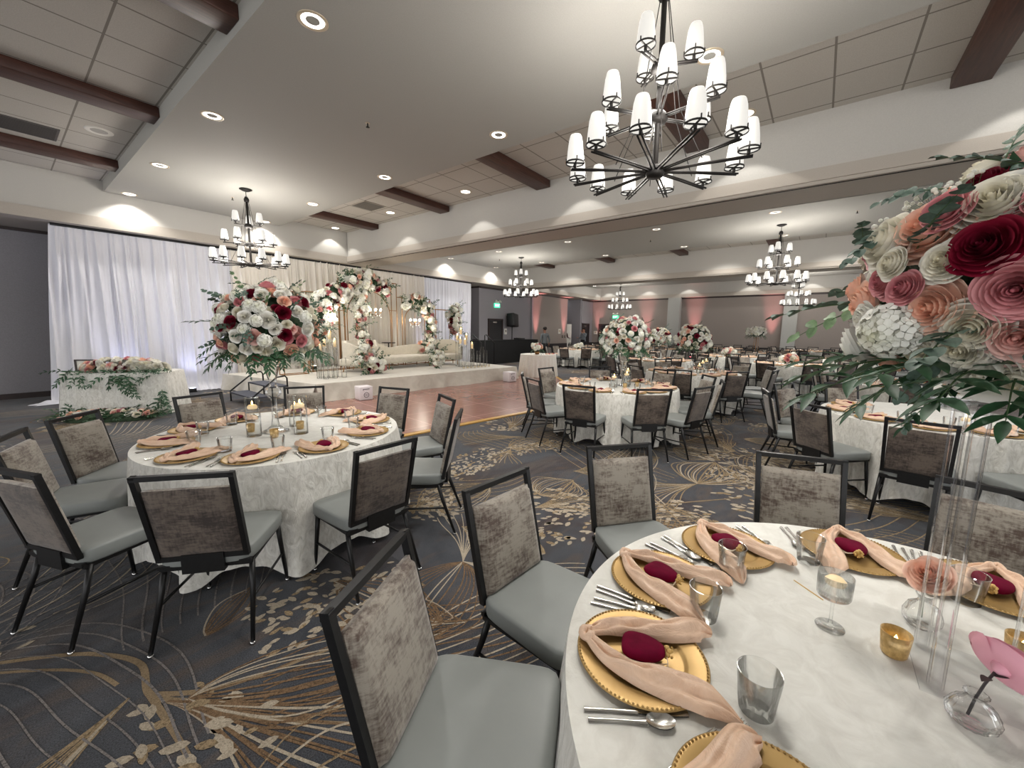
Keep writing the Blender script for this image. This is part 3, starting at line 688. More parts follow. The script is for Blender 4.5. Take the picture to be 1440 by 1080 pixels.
def pouch_meshes():
    def bag(u, v):
        a = 2*PI*u; n = 3.6; c, s_ = math.cos(a), math.sin(a); k = (abs(c)**n+abs(s_)**n)**(-1/n)
        b_ = PI*(v-.5); r = max(0, math.cos(b_))**.4; x, y = c*k*r*.042, s_*k*r*.048
        x *= 1-.5*max(0, y/.046)**1.5; z = math.sin(b_)*.014*(1-.25*(abs(x)/.044)**2)+.002*math.sin(60*x+20*y)
        return (x, y, z+.0145)
    b = MB().grid(bag, 36, 14, 0, wrap=True).mesh('velvet_bag', M['velvet'])
    f = MB()
    for k in range(7):
        a = 2*PI*k/7; f.ball((.008*math.cos(a), .052+.003*math.sin(a*2), .018+.009*math.sin(a)), .0058, 6, 5)
    f.ball((0,.050,.018), .006, 6, 5)
    for k in range(5): f.ball((.011*math.cos(k*1.25), .061, .018+.009*math.sin(k*1.25)), .003, 5, 4)
    f = f.mesh('gathered_neck', M['cord_gold'])
    c = MB()
    for s_ in (1, .75): c.tube([(.004,.050,.018),(.036*s_,.052,.012),(.046*s_,.02,.006),(.045*s_,-.01,.004),(.03*s_,-.03,.004)], .0013, 5)
    return b, f, c.mesh('cord', M['cream_ribbon'])
ME_POUCH = pouch_meshes()
def tumbler_mesh():
    m = MB(); n = 20
    def wall(u, v):
        a = 2*PI*u; r = lerp(.0355, .046, v); k = 1+.035*math.cos(10*a)*max(0, 1-abs(v-.25)/.38)
        return (r*k*math.cos(a), r*k*math.sin(a), .098*v)
    m.grid(wall, 60, 12, 0, wrap=True); m.lathe([(0,0),(.0355,0)], 60)
    m.grid(lambda u, v: (lerp(.032,.0435,v)*math.cos(-2*PI*u), lerp(.032,.0435,v)*math.sin(-2*PI*u), .018+.079*v), 40, 4, 0, wrap=True); m.lathe([(.032,.018),(0,.018)], 40)
    m.lathe([(.0435,.097),(.0447,.0995),(.046,.098)], 60)
    return m.mesh('glass_tumbler', M['tumbler'])
ME_TUMBLER = tumbler_mesh()
def cutlery():
    def handle(L, w0, w1, z=.004):
        return lambda u, v: ((u-.5)*lerp(w0, w1, abs(2*v-.9)**1.2), v*L, z+.0028*math.cos(PI*(u-.5))+.006*max(0, v-.75))
    out = {}
    def solid(m, fn, nu, nv): m.grid(fn, nu, nv, 0); m.grid(lambda u, v: (fn(1-u, v)[0], fn(1-u, v)[1], fn(1-u, v)[2]-.003), nu, nv, 0)
    m = MB(); solid(m, handle(.125, .0055, .0125), 4, 14)
    solid(m, lambda u, v: ((u-.5)*lerp(.007, .025, math.sin(min(1, v*1.6)*PI/2)), .124+.03*v, .007+.004*math.sin(PI*v)), 4, 6)
    for k in range(4):
        x = -.0095+k*.00633; m.tube([(x,.15,.009),(x,.17,.006),(x*.95,.196,.009)], [.0017,.0016,.0009], 5)
    out['fork'] = m.mesh('fork', M['steel'])
    m = MB(); solid(m, handle(.12, .009, .014, .003), 4, 14); solid(m, lambda u, v: ((u-.5)*lerp(.011, .02, math.sin(v*PI*.8))-.002*v, .118+.115*v, .006-.001*v), 3, 12)
    out['knife'] = m.mesh('knife', M['steel'])
    m = MB(); solid(m, handle(.13, .0055, .013), 4, 14)
    m.grid(lambda u, v: (.0205*v*math.cos(2*PI*u), .158+.032*v*math.sin(2*PI*u), .011-.009*(1-v*v)), 22, 6, 0, wrap=True)
    m.grid(lambda u, v: (.0205*v*math.cos(-2*PI*u), .158+.032*v*math.sin(-2*PI*u), .009-.009*(1-v*v)), 22, 6, 0, wrap=True)
    out['spoon'] = m.mesh('spoon', M['steel'])
    return out
ME_CUT = cutlery()
GRP = {}
def item(name, me, label, cat, c, ang, lx, ly, lz=0, rz=0, rad=.728, group=None):
    # ang: the diner's seat as seen from the table centre; lx to the diner's right, ly toward the centre
    a = R(ang); out = Vector((math.cos(a), math.sin(a))); right = Vector((-out.y, out.x))
    p = Vector(c[:2])+out*(rad-ly)+right*lx
    o = link(name, me, None, (p.x, p.y, TZ+.0015+lz), (0,0,a+PI/2+rz)); return tag(o, label, cat, group)
def setting(c, ang, where, full=True, cut=True, glass=True, pouch=True, group=None, glass_at=None, jit=0, rad=.728, nap=0):
    G = (lambda s_: f'{s_} {group}') if group else (lambda s_: None)
    j = random.uniform(-jit, jit)
    item('charger_plate', ME_CHARGER, f'gold beaded charger plate {where}', 'plate', c, ang, 0, 0, 0, 0, rad=rad, group=G('charger plates'))
    item('satin_napkin', ME_NAPKIN, f'knotted rose gold satin napkin {where}', 'napkin', c, ang, 0, nap, .002, j, rad=rad, group=G('satin napkins'))
    if pouch:
        a = R(ang); out = Vector((math.cos(a), math.sin(a))); p = Vector(c[:2])+out*(rad-.005)
        t = thing('favor_pouch', f'burgundy velvet favor pouch {where}', 'gift pouch', (p.x, p.y, TZ+.0145), a+PI/2+j, G('favor pouches'))
        link('velvet_bag', ME_POUCH[0], t, scale=1.15); link('gathered_neck', ME_POUCH[1], t, scale=1.15); link('cord', ME_POUCH[2], t, scale=1.15)
    if glass:
        lx, ly = glass_at or (.115, .17)
        item('glass_tumbler', ME_TUMBLER, f'clear glass tumbler {where}', 'glass', c, ang, lx, ly, 0, random.uniform(0, 3), rad=rad, group=G('tumblers'))
    if cut:
        item('fork', ME_CUT['fork'], f'dinner fork {where}', 'fork', c, ang, -.182, -.135, 0, -.17, rad=rad, group=G('forks')); item('fork', ME_CUT['fork'], f'salad fork, outer one, {where}', 'fork', c, ang, -.207, -.125, 0, -.17, rad=rad, group=G('salad forks'))
        item('knife', ME_CUT['knife'], f'table knife {where}', 'knife', c, ang, .184, -.14, 0, .17, rad=rad, group=G('knives')); item('spoon', ME_CUT['spoon'], f'teaspoon {where}', 'spoon', c, ang, .207, -.13, 0, .17, rad=rad, group=G('spoons'))
def cyl_vase(x, y, h, r, label, z=TZ, lit=True, wl=.72, name='cylinder_vase', group=None):
    t = thing(name, label, 'candle vase', (x, y, z+.001), 0, group)
    MB().lathe([(0,0),(r,0),(r,h),(r-.003,h+.001),(r-.004,h-.006)], 24).build('glass_cylinder', M['glass'], t)
    MB().lathe([(0,.013),(r-.005,.013),(r-.005,h*wl),(0,h*wl)], 20).build('water', M['water'], t)
    cd = MB().lathe([(0,h*wl-.01),(r*.62,h*wl-.006),(r*.68,h*wl+.012),(r*.5,h*wl+.026),(0,h*wl+.028)], 18).build('floating_candle', M['candle'], t)
    if lit: MB().lathe([(0,h*wl+.03),(.006,h*wl+.036),(.004,h*wl+.05),(0,h*wl+.06)], 8).build('flame', M['flame'], cd)
    return t
def votive(x, y, label, s=1.0, z=TZ):
    t = thing('votive_holder', label, 'candle holder', (x, y, z+.001))
    MB().lathe([(0,0),(.024*s,0),(.028*s,.006*s),(.033*s,.066*s),(.031*s,.066*s),(.025*s,.01*s),(0,.01*s)], 24).build('holder', M['mercury'], t)
    MB().lathe([(0,.011*s),(.022*s,.011*s),(.022*s,.03*s),(0,.03*s)], 16).build('tea_light', M['candle'], t)
    MB().lathe([(0,.032*s),(.005*s,.037*s),(.004*s,.048*s),(0,.058*s)], 8).build('flame', M['flame'], t)
    return t
T0, T1, T2, T3, T4 = (1.27,-.36), (1.38,3.48), (5.9,2.48), (5.9,-1.0), (9.0,2.1)
T5, T6, T7, T8 = (12.0,3.75), (15.9,8.5), (13.1,.55), (9.25,-1.4)
# --- near table
table(T0, 'near', 'ivory crushed velvet cloth on the nearest table, under the acrylic stand', (116, 86, 52, 14, -13), 1)
for a, lb in ((116, 'nearest grey padded chair, at the bottom edge, its light distressed back to the camera side'), (86, 'grey padded chair with silver streaked back beside the nearest chair'), (52, 'grey padded chair behind the nearest table, seat half under its far left rim'),
              (15, 'grey chair behind the nearest table, just left of the acrylic tubes'), (-14, 'grey chair behind the nearest table, cut by the right picture edge')):
    ring_chair(T0, a, lb, None, 1.185 if a != 52 else 1.3)
W0 = {147: 'cut off at the bottom edge of the photo', 115: 'in front of the nearest chair', 85: 'in front of the second nearest chair', 53: 'at the far left rim of the nearest table', 15: 'left of the acrylic tubes on the nearest table', -14: 'right of the acrylic tubes on the nearest table'}
GA = {147: None, 115: (.093,.245), 85: (.088,.17), 53: (.105,.13), 15: (.17,.13), -14: (.05,.15)}
for a, wh in W0.items(): setting(T0, a, wh, glass=a != 147, glass_at=GA[a], jit=.15, rad=.64 if a == 147 else .728, cut=a != 147, nap=-.085 if a == 147 else 0)
for k, (x, y, w) in enumerate(((.745,.132,'nearer the tumbler'),(.685,.176,'nearer the table rim'))):
    o = link('fork', ME_CUT['fork'], None, (x, y, TZ+.0015), (0,0,R(-114))); tag(o, f'silver fork beside the plate cut off at the bottom edge, {w}', 'fork')
# --- left table
A1 = [-127, -90, -54, -19, 17, 58, 96, 136, 160, -162]
table(T1, 'left', 'ivory crushed velvet cloth on the left table under the white rose ball', A1, 2)
N1 = ['grey chair at the left table with its dark brown back square to the camera', 'grey chair at the left table, dark back angled, its seat facing left', 'grey chair seen edge on at the right of the left table', 'grey chair at the left table beside the dance floor edge', 'grey chair at the left table in front of the white cube light',
      'grey chair behind the tall vase of the left table', 'grey chair at the left table in front of the sweetheart flowers', 'grey chair at the left table with its back tilted, below the sweetheart table', 'grey chair at the far left picture edge, mostly hidden by another chair', 'grey chair at the left picture edge with legs fully in view']
for a, lb in zip(A1, N1): ring_chair(T1, a, lb, None, 1.17, random.uniform(-4, 4))
for i, a in enumerate((-126, -91, -54, -19, 19, 57, 97, 128, 160, -160)):
    setting(T1, a, f'on the left table, {ORD[i]} counterclockwise from nearest', jit=.5)
cyl_vase(T1[0]-.2, T1[1]+.0, .31, .052, 'tall glass cylinder with floating candle, left of the rose ball vase'); cyl_vase(T1[0]+.07, T1[1]-.2, .31, .052, 'tall glass cylinder with floating candle, right of the rose ball vase'); cyl_vase(T1[0]+.16, T1[1]+.1, .22, .05, 'short glass cylinder with floating candle behind the rose ball vase')
votive(T1[0]-.12, T1[1]-.17, 'gold votive in front of the rose ball vase on the left table'); votive(T1[0]+.13, T1[1]-.05, 'gold votive between the glass cylinders on the left table'); votive(T1[0]-.17, T1[1]+.16, 'gold votive behind the left glass cylinder on the left table')
# --- middle table
A2 = [-139, -111, -77, -50, -12, 35, 80, 122, 153, -176]
table(T2, 'middle', 'ivory cloth on the middle table beyond the dance floor corner', A2, 3)
for i, a in enumerate(A2): ring_chair(T2, a, f'grey chair at the middle table, {ORD[i]} counterclockwise from the nearest', None, 1.17, random.uniform(-5, 5))
for i in range(10): setting(T2, A2[i]+2, f'on the middle table, {ORD[i]} counterclockwise from nearest', cut=i in (0, 1, 2, 8, 9), jit=.5)
for dx, dy, h, lb in ((-.17,-.04,.2,'short'), (.0,-.17,.25,'medium'), (.17,-.12,.3,'tall')): cyl_vase(T2[0]+dx, T2[1]+dy, h, .052, f'{lb} glass candle cylinder by the mixed rose ball on the middle table')
votive(T2[0]-.13, T2[1]-.2, 'gold votive on the middle table, left of the glass cylinders'); votive(T2[0]+.1, T2[1]-.3, 'gold votive on the middle table, before the glass cylinders')
# --- table behind the acrylic stand
A3 = [136, 168, 100, -158, -122, 64, 28]
table(T3, 'right', 'ivory cloth on the table behind the acrylic tubes at right', A3, 4)
N3 = ['grey chair with open frame top beside the hanging leaves at right', 'grey chair seen through and beside the acrylic tubes', 'grey chair edge on, left of the table behind the acrylic tubes', 'grey chair by the right picture edge at the table behind the tubes', 'grey chair at the table behind the tubes, nearest the picture edge',
      'grey chair on the far side of the table behind the hanging leaves', 'grey chair behind the big bouquet on the far side of the right table']
for a, lb in zip(A3, N3): ring_chair(T3, a, lb, None, 1.18, random.uniform(-5, 5))
for i, a in enumerate((100, 136, 168, -158, -122, 64)): setting(T3, a+2, f'on the table behind the tubes, {ORD[i]} from its left end', cut=i < 4, jit=.5)
# --- farther tables
FAR = [(T4, 'second table past the middle one', [-139,-103,-67,-31,5,41,77,113,149,-175], 1), (T8, 'table behind the big bouquet leaves', [130,94,166,-158,58,22,-122,-14,-50,-86], 1),
       (T5, 'third table past the middle one', list(range(-150, 200, 36)), 1), (T7, 'peach mound table at centre right', [162,-162,126,-126,90,-90,54,-54,18,-18], 1), (T6, 'anemone table past the side table', list(range(-140, 210, 36)), 1),
       ((15.7,2.5), 'far table with a low pink centrepiece', list(range(-165, 190, 36)), 0), ((19.3,2.1), 'far table with the tall gold stand bouquet', list(range(-150, 200, 36)), 0), ((16.4,-.95), 'far table with a low white centrepiece', list(range(-155, 200, 36)), 0),
       ((15.6,5.75), 'far table behind the middle one', list(range(-170, 190, 36)), 0), ((19.3,6.1), 'table near the first far pilaster', list(range(-160, 190, 36)), 0), ((19.6,9.4), 'table before the recess doors', list(range(-150, 200, 36)), 0),
       ((22.7,3.9), 'table along the far wall at centre', list(range(-160, 190, 36)), 0), ((22.8,.4), 'table along the far wall by the second pilaster', list(range(-150, 200, 36)), 0), ((19.8,-1.7), 'far table hidden by the bouquet', list(range(-150, 200, 36)), 0), ((22.7,7.6), 'table along the far wall by the first pilaster', list(range(-150, 200, 36)), 0)]
for k, (c, nm, AA, near) in enumerate(FAR):
    table(c, nm, f'ivory cloth on the {nm}', AA, 10+k)
    for i, a in enumerate(AA):
        ring_chair(c, a, f'dark backed banquet chair at the {nm}', f'chairs at the {nm}', 1.17+random.uniform(-.02, .08), random.uniform(-7, 7))
    for i, a in enumerate(AA):
        setting(c, a+2, f'on the {nm}', cut=False, glass=True, pouch=bool(near), group=f'on the {nm}', jit=.5)
# --- loose things on the near table
def goblet(x, y, label):
    t = thing('candle_goblet', label, 'goblet', (x, y, TZ+.001))
    m = MB().lathe([(0,.0),(.036,.001),(.034,.004),(.006,.008),(.0042,.02),(.0042,.085),(.008,.092),(.038,.098),(.041,.104),(.043,.165),(.041,.165),(.039,.106),(0,.1)], 28); m.build('glass', M['glass'], t)
    MB().lathe([(0,.1),(.0385,.107),(.040,.142),(0,.142)], 24).build('water', M['water'], t)
    MB().lathe([(0,.135),(.024,.137),(.027,.146),(.018,.156),(0,.157)], 20).build('floating_candle', M['candle'], t)
goblet(1.42, -.10, 'stemmed glass with water and an unlit floating candle on the nearest table')
votive(1.40, -.235, 'gold votive with lit tea light beside the acrylic tubes'); votive(1.585, -.50, 'gold votive at the right picture edge, behind the tubes')
def bud_vase(x, y, label, ribbed=True, h=.075):
    t = thing('bud_vase', label, 'vase', (x, y, TZ+.001))
    prof = [(0,0),(.03,0),(.042,.012),(.044,.026),(.034,.046),(.017,.056),(.014,.064),(.021,.074),(.019,.074),(.012,.064),(.015,.056),(.03,.045),(.04,.026),(.038,.014),(0,.006)]
    def fn(u, v):
        f = v*(len(prof)-1); i = min(int(f), len(prof)-2); q = f-i; r = lerp(prof[i][0], prof[i+1][0], q); z = lerp(prof[i][1], prof[i+1][1], q)*h/.075; a = 2*PI*u
        k = 1+.03*math.cos(14*a+z*60) if ribbed else 1
        return (r*k*math.cos(a), r*k*math.sin(a), z)
    MB().grid(fn, 56, 42, 0, wrap=True).build('glass_body', M['glass'], t); return t
bud_vase(1.245, -.345, 'ribbed clear glass bud vase holding the pink bloom, right of the tubes'); bud_vase(1.60, -.315, 'textured glass bud vase behind the acrylic tubes', True, .1)
o = MB().box((0,0,.0012), (.105,.003,.0022)).build('gold_thread', M['cord_gold'], None, (1.59,-.045,TZ), (0,0,R(50))); tag(o, 'thin gold thread lying on the nearest tablecloth by the goblet', 'thread')
cyl_vase(1.72, -.62, .24, .045, 'clear glass cylinder at the right picture edge of the nearest table', lit=False)
# loose glasses with an amber candle and water on the table behind
cyl_vase(5.35, -1.12, .11, .045, 'small amber candle glass on the table behind the acrylic tubes', name='candle_glass'); cyl_vase(5.25, -1.45, .2, .05, 'water filled glass cylinder by the right picture edge on the table behind')
# ------------------------------------------------------------------ flowers
def rose_mesh(name, lo=False):
    # whorls of cupped petals: (petals, half width in radians, tip radius, tip height)
    m = MB(); rn = random.Random(5)
    L = [(2,2.1,.09,.41),(2,1.95,.18,.415),(3,1.4,.29,.395),(3,1.35,.42,.35),(4,1.08,.56,.28),(4,1.1,.71,.17),(5,.92,.86,.03),(5,.94,1.0,-.13)]
    if lo: L = [(2,1.9,.10,.40),(3,1.3,.26,.40),(4,1.0,.46,.32),(5,.86,.70,.17),(5,.86,.97,-.08)]
    nu, nv = (3, 3) if lo else (7, 7)
    for li, (n, A, rt, zt) in enumerate(L):
        for k in range(n):
            a0 = 2*PI*(k+rn.uniform(-.1, .1))/n+li*2.4; j = rn.uniform(-.04, .04); jr = rn.uniform(.96, 1.05)
            def fn(u, v):
                q = u*2-1; t = v*(1-.12*abs(q)**3); rb = .06+.12*rt
                r = (1-t)**2*rb+2*t*(1-t)*(rt*1.02+.05)+t*t*rt*jr; z = (1-t)**2*-.5+2*t*(1-t)*(zt-.52)+t*t*(zt+j)
                lip = max(0, t-.80)/.2; r += lip*(.03+.08*rt)*(1-.4*q*q); z -= lip*lip*(.02+.12*rt)
                r *= 1+.07*q*(.4+.6*v)+.012*math.sin(4*q+k*2)*v*v
                wid = math.sin(PI*(.2+.62*v))**.5; an = a0+q*A*wid
                return (max(r, .008)*math.cos(an), max(r, .008)*math.sin(an), z)
            m.grid(fn, nu, nv, 0)
    m.lathe([(0,-.8),(.12,-.75),(.28,-.55),(.3,-.42)], 8, 0); m.lathe([(.1,-.1),(.085,.2),(.05,.33),(0,.37)], 8, 0)
    return m
FL_MAT = dict(w='rose_white', i='rose_ivory', p='rose_peach', b='rose_peach', c='rose_blush', d='rose_dusty', r='rose_red')
RM = rose_mesh('rose'); RL = rose_mesh('rose', True)
ROSE = {k: RM.mesh('rose', M[v]) for k, v in FL_MAT.items()}
ROSE_LO = {k: RL.mesh('rose', M[v]) for k, v in FL_MAT.items()}
def hyd_mesh(mat, n=64, lo=False):
    m = MB(); rn = random.Random(9)
    for i in range(n if not lo else 26):
        z = 1-1.25*(i+.5)/(n if not lo else 26); a = i*2.39996; r = math.sqrt(max(0, 1-z*z)); d = Vector((r*math.cos(a), r*math.sin(a), z))
        Q = d.to_track_quat('Z', 'Y').to_matrix().to_4x4(); T = Matrix.Translation(d*(.74+.16*math.sin(i*1.7))) @ Q @ Matrix.Rotation(rn.uniform(0, 2), 4, 'Z')
        s = (.27 if not lo else .46)*rn.uniform(.85, 1.15)
        for k in range(4):
            b = k*PI/2; c, s_ = math.cos(b), math.sin(b)
            P = [(.06,0,.0),(.5,-.46,.30),(1,-.24,.22),(1,.24,.22),(.5,.46,.30)]
            m.add([(s*(p[0]*c-p[1]*s_), s*(p[0]*s_+p[1]*c), s*p[2]+.1) for p in P], [(0,1,2),(0,2,3),(0,3,4)], 0, True, T)
    m.ball((0,0,-.05), .66, 10, 7)
    return m.mesh('hydrangea', mat)
HYD = hyd_mesh(M['hydrangea'], 110); HYDG = hyd_mesh(M['green_hyd']); HYD_LO = hyd_mesh(M['hydrangea'], lo=True)
def leaf(m, base, ang, tilt, l, w, mi=0, roundl=False, droop=.15, n=5):
    T = Matrix.Translation(base) @ Matrix.Rotation(ang, 4, 'Z') @ Matrix.Rotation(tilt, 4, 'X')
    def fn(u, v):
        sh = math.sin(PI*min(1, .04+v*.96))**(.55 if roundl else .8)*(1 if roundl else (1.15-.55*v)); x = (u-.5)*w*sh
        return (x, v*l, abs(u-.5)*w*.35*sh-droop*l*v*v)
    m.grid(fn, 2, n, mi, T)
def spray_mesh(name, mats, roundl, n=7, ll=.24, lw=.075, lo=False):
    m = MB(); rn = random.Random(n+int(roundl)); P = [(.02*math.sin(4*t), t, .06*t-.22*t*t) for t in [i/8 for i in range(9)]]
    m.tube(P, [.012-.009*i/8 for i in range(9)], 5, 1)
    for i in range(n):
        t = .12+.82*i/(n-1); p = Vector((.02*math.sin(4*t), t, .06*t-.22*t*t)); k = 1-.35*t
        for s_ in (-1, 1):
            leaf(m, p, -s_*R(rn.uniform(38, 66))*(1-.25*t), R(rn.uniform(-22, 18)), ll*k*rn.uniform(.85, 1.15), lw*k, 0, roundl, n=3 if lo else 5)
    leaf(m, Vector(P[-1]), 0, R(-15), ll*.6, lw*.6, 0, roundl)
    return m.mesh(name, mats)
SP_RUS = spray_mesh('leaf_spray', [M['leaf'], M['stem']], False, 7, .30, .10)
SP_EUC = spray_mesh('eucalyptus_spray', [M['leaf_dusty'], M['stem']], True, 6, .22, .19)
SP_PAL = spray_mesh('eucalyptus_spray', [M['leaf_pale'], M['stem']], True, 5, .20, .17)
SP_BIG = spray_mesh('leaf_spray', [M['leaf'], M['stem']], False, 6, .40, .15)
SP_LO = spray_mesh('leaf_spray', [M['leaf'], M['stem']], False, 5, .32, .12, True)
def breath_mesh():
    m = MB(); rn = random.Random(4)
    for i in range(16):
        d = Vector((rn.uniform(-.45, .45), rn.uniform(-.45, .45), rn.uniform(.6, 1))); m.tube([(0,0,0), tuple(d*.55+Vector((0,0,.05))), tuple(d)], .007, 3, 1, False); m.ball(tuple(d), rn.uniform(.05, .085), 6, 4)
    return m.mesh('babys_breath', [M['breath'], M['stem']])
BREATH = breath_mesh()
def orient(o, d, spin, loc):
    q = Vector(d).normalized().to_track_quat('Z', 'Y'); o.rotation_mode = 'QUATERNION'
    o.rotation_quaternion = q @ Euler((0,0,spin)).to_quaternion(); o.location = loc
def lay(o, d, spin, loc):   # point +Y along d
    q = Vector(d).normalized().to_track_quat('Y', 'Z'); o.rotation_mode = 'QUATERNION'; o.rotation_quaternion = q @ Euler((0,spin,0)).to_quaternion(); o.location = loc
ICO = []
def fib(n, zmin):
    return [Vector((math.sqrt(1-z*z)*math.cos(i*2.39996), math.sqrt(1-z*z)*math.sin(i*2.39996), z)) for i in range(n) for z in [1-(1-zmin)*(i+.5)/n]]
PAL = 'wwwwwiiiiipppddrrcb'
def rose_ball(t, C, Rr, asp, explicit=(), nfill=40, rs=.045, rg=None, lo=False, zmin=-.6, nleaf=18, neuc=10, nbr=8, skirt=0, pal=PAL, ls=.26, hyd=.16, ntan=0, euz=.9):
    # C relative to the thing's own origin
    rg = rg or random.Random(1); C = Vector(C)
    cm = MB(); cm.grid(lambda u, v: tuple(C+Vector((math.cos(2*PI*u)*math.sin(PI*v), math.sin(2*PI*u)*math.sin(PI*v), -asp*math.cos(PI*v)))*(Rr*.70*(1+.05*math.sin(17*u*2*PI)*math.sin(11*v)))), 24, 14, 0, wrap=True)
    for d in fib(230 if not lo else 110, -.95):
        p = C+Vector((d.x, d.y, d.z*asp))*Rr*.72; q = (d+Vector((rg.uniform(-.9,.9), rg.uniform(-.9,.9), rg.uniform(-.9,.9)))).normalized().to_track_quat('Y', 'Z').to_matrix().to_4x4()
        mm = MB(); leaf(mm, Vector((0,0,0)), 0, 0, ls*.33, ls*.15, 1, False, .2, 3); cm.add(mm.v, mm.f, 1 if rg.random() < .7 else 2, True, Matrix.Translation(p) @ q)
    cm.build('foliage_core', [M['core'], M['leaf'], M['leaf_pale']], t)
    def at(d, k=1.0): return C+Vector((d[0], d[1], d[2]*asp))*Rr*k
    placed = []
    tab = ROSE_LO if lo else ROSE
    for (x, y, z, k, s) in explicit:
        d = Vector((x, y, z)).normalized(); placed.append((d, s/Rr))
        if k == 'h': o = link('hydrangea', HYD_LO if lo else HYD, t, scale=s*1.15)
        else: o = link('rose', tab[k], t, scale=s*1.04)
        orient(o, d*1+Vector((rg.uniform(-.15,.15), rg.uniform(-.15,.15), rg.uniform(-.1,.2))), rg.uniform(0, 6), at(d, 1.0+rg.uniform(-.03, .06)))
    for d in fib(nfill, zmin):
        d = (d+Vector((rg.uniform(-.1,.1), rg.uniform(-.1,.1), rg.uniform(-.1,.1)))).normalized()
        if any((d-e).length < (r_*.8+.7*rs/Rr)*.82 for e, r_ in placed): continue
        placed.append((d, rs/Rr)); s = rs*rg.uniform(.85, 1.2)
        if rg.random() < hyd: o = link('hydrangea', HYD_LO if lo else HYD, t, scale=s*1.2)
        else: o = link('rose', tab[rg.choice(pal)], t, scale=s)
        orient(o, d, rg.uniform(0, 6), at(d, rg.uniform(.86, .97)))
    for i in range(nleaf):
        a = rg.uniform(0, 2*PI); z = rg.uniform(-.75, .8) if i > nleaf*.5 else rg.uniform(-.7, -.25); r_ = math.sqrt(1-z*z); d = Vector((r_*math.cos(a), r_*math.sin(a), z))
        o = link('leaf_spray', SP_LO if lo else SP_RUS, t, scale=ls*rg.uniform(.8, 1.2)); lay(o, d+Vector((0,0,-.25 if z < 0 else .1)), rg.uniform(-.5, .5), at(d, .72))
    for i in range(neuc):
        a = rg.uniform(0, 2*PI); z = rg.uniform(-.5, euz); r_ = math.sqrt(1-z*z); d = Vector((r_*math.cos(a), r_*math.sin(a), z))
        o = link('eucalyptus_spray', SP_EUC if rg.random() < .6 else SP_PAL, t, scale=ls*rg.uniform(.75, 1.1)); lay(o, d+Vector((rg.uniform(-.4,.4), rg.uniform(-.4,.4), rg.uniform(-.2,.4))), rg.uniform(-1, 1), at(d, .78))
    for i in range(ntan):
        d = Vector((rg.uniform(-1,1), rg.uniform(-1,1), rg.uniform(-.6,.9))).normalized(); tg = d.cross(Vector((rg.uniform(-1,1), rg.uniform(-1,1), rg.uniform(-1,1)))).normalized()
        o = link('eucalyptus_spray' if i % 3 else 'leaf_spray', (SP_PAL, SP_EUC, SP_EUC)[i % 3] if i % 3 else SP_RUS, t, scale=ls*rg.uniform(.55, .8)); lay(o, tg+d*.55, rg.uniform(-1, 1), at(d, .93))
    for i in range(skirt):
        a = 2*PI*i/skirt+rg.uniform(-.15, .15); d = Vector((math.cos(a), math.sin(a), -.62)).normalized()
        o = link('leaf_spray', SP_LO if lo else SP_BIG, t, scale=ls*rg.uniform(.8, 1.15)); lay(o, Vector((d.x, d.y, -.42+rg.uniform(-.25, .2))), rg.uniform(-.4, .4), at(d, .8))
    for i in range(nbr):
        d = Vector((rg.uniform(-1,1), rg.uniform(-1,1), rg.uniform(-.3,1))).normalized(); o = link('babys_breath', BREATH, t, scale=rs*rg.uniform(1.3, 1.9)); orient(o, d, 0, at(d, .78))
D_T0 = [(-0.61, 0.71, 0.35, 'p', 0.067), (-0.44, 0.85, 0.3, 'i', 0.063), (-0.86, 0.49, 0.14, 'r', 0.049), (-0.67, 0.61, 0.41, 'd', 0.041), (-0.76, 0.47, 0.45, 'i', 0.06), (-0.92, 0.37, -0.13, 'd', 0.052), (-0.73, 0.65, -0.23, 'p', 0.058), (-0.66, 0.75, -0.07, 'd', 0.034), (-0.8, 0.48, -0.36, 'i', 0.051), (-0.72, 0.49, -0.49, 'i', 0.045), (-0.69, 0.37, -0.62, 'w', 0.088), (-0.85, 0.32, -0.41, 'c', 0.056), (-0.56, 0.74, -0.36, 'h', 0.051), (-0.57, 0.68, -0.47, 'i', 0.039), (0.02, 0.87, -0.5, 'w', 0.06), (-0.27, 0.83, -0.48, 'i', 0.029), (-0.37, 0.88, -0.28, 'w', 0.038), (-0.44, 0.81, -0.39, 'r', 0.024), (-0.77, 0.63, 0.09, 'i', 0.041), (-0.76, 0.41, 0.51, 'w', 0.044), (-0.14, 0.74, -0.65, 'b', 0.03), (-0.7, 0.25, -0.67, 'i', 0.039), (-0.58, 0.63, -0.51, 'i', 0.037), (-0.59, 0.8, 0.11, 'i', 0.033)]
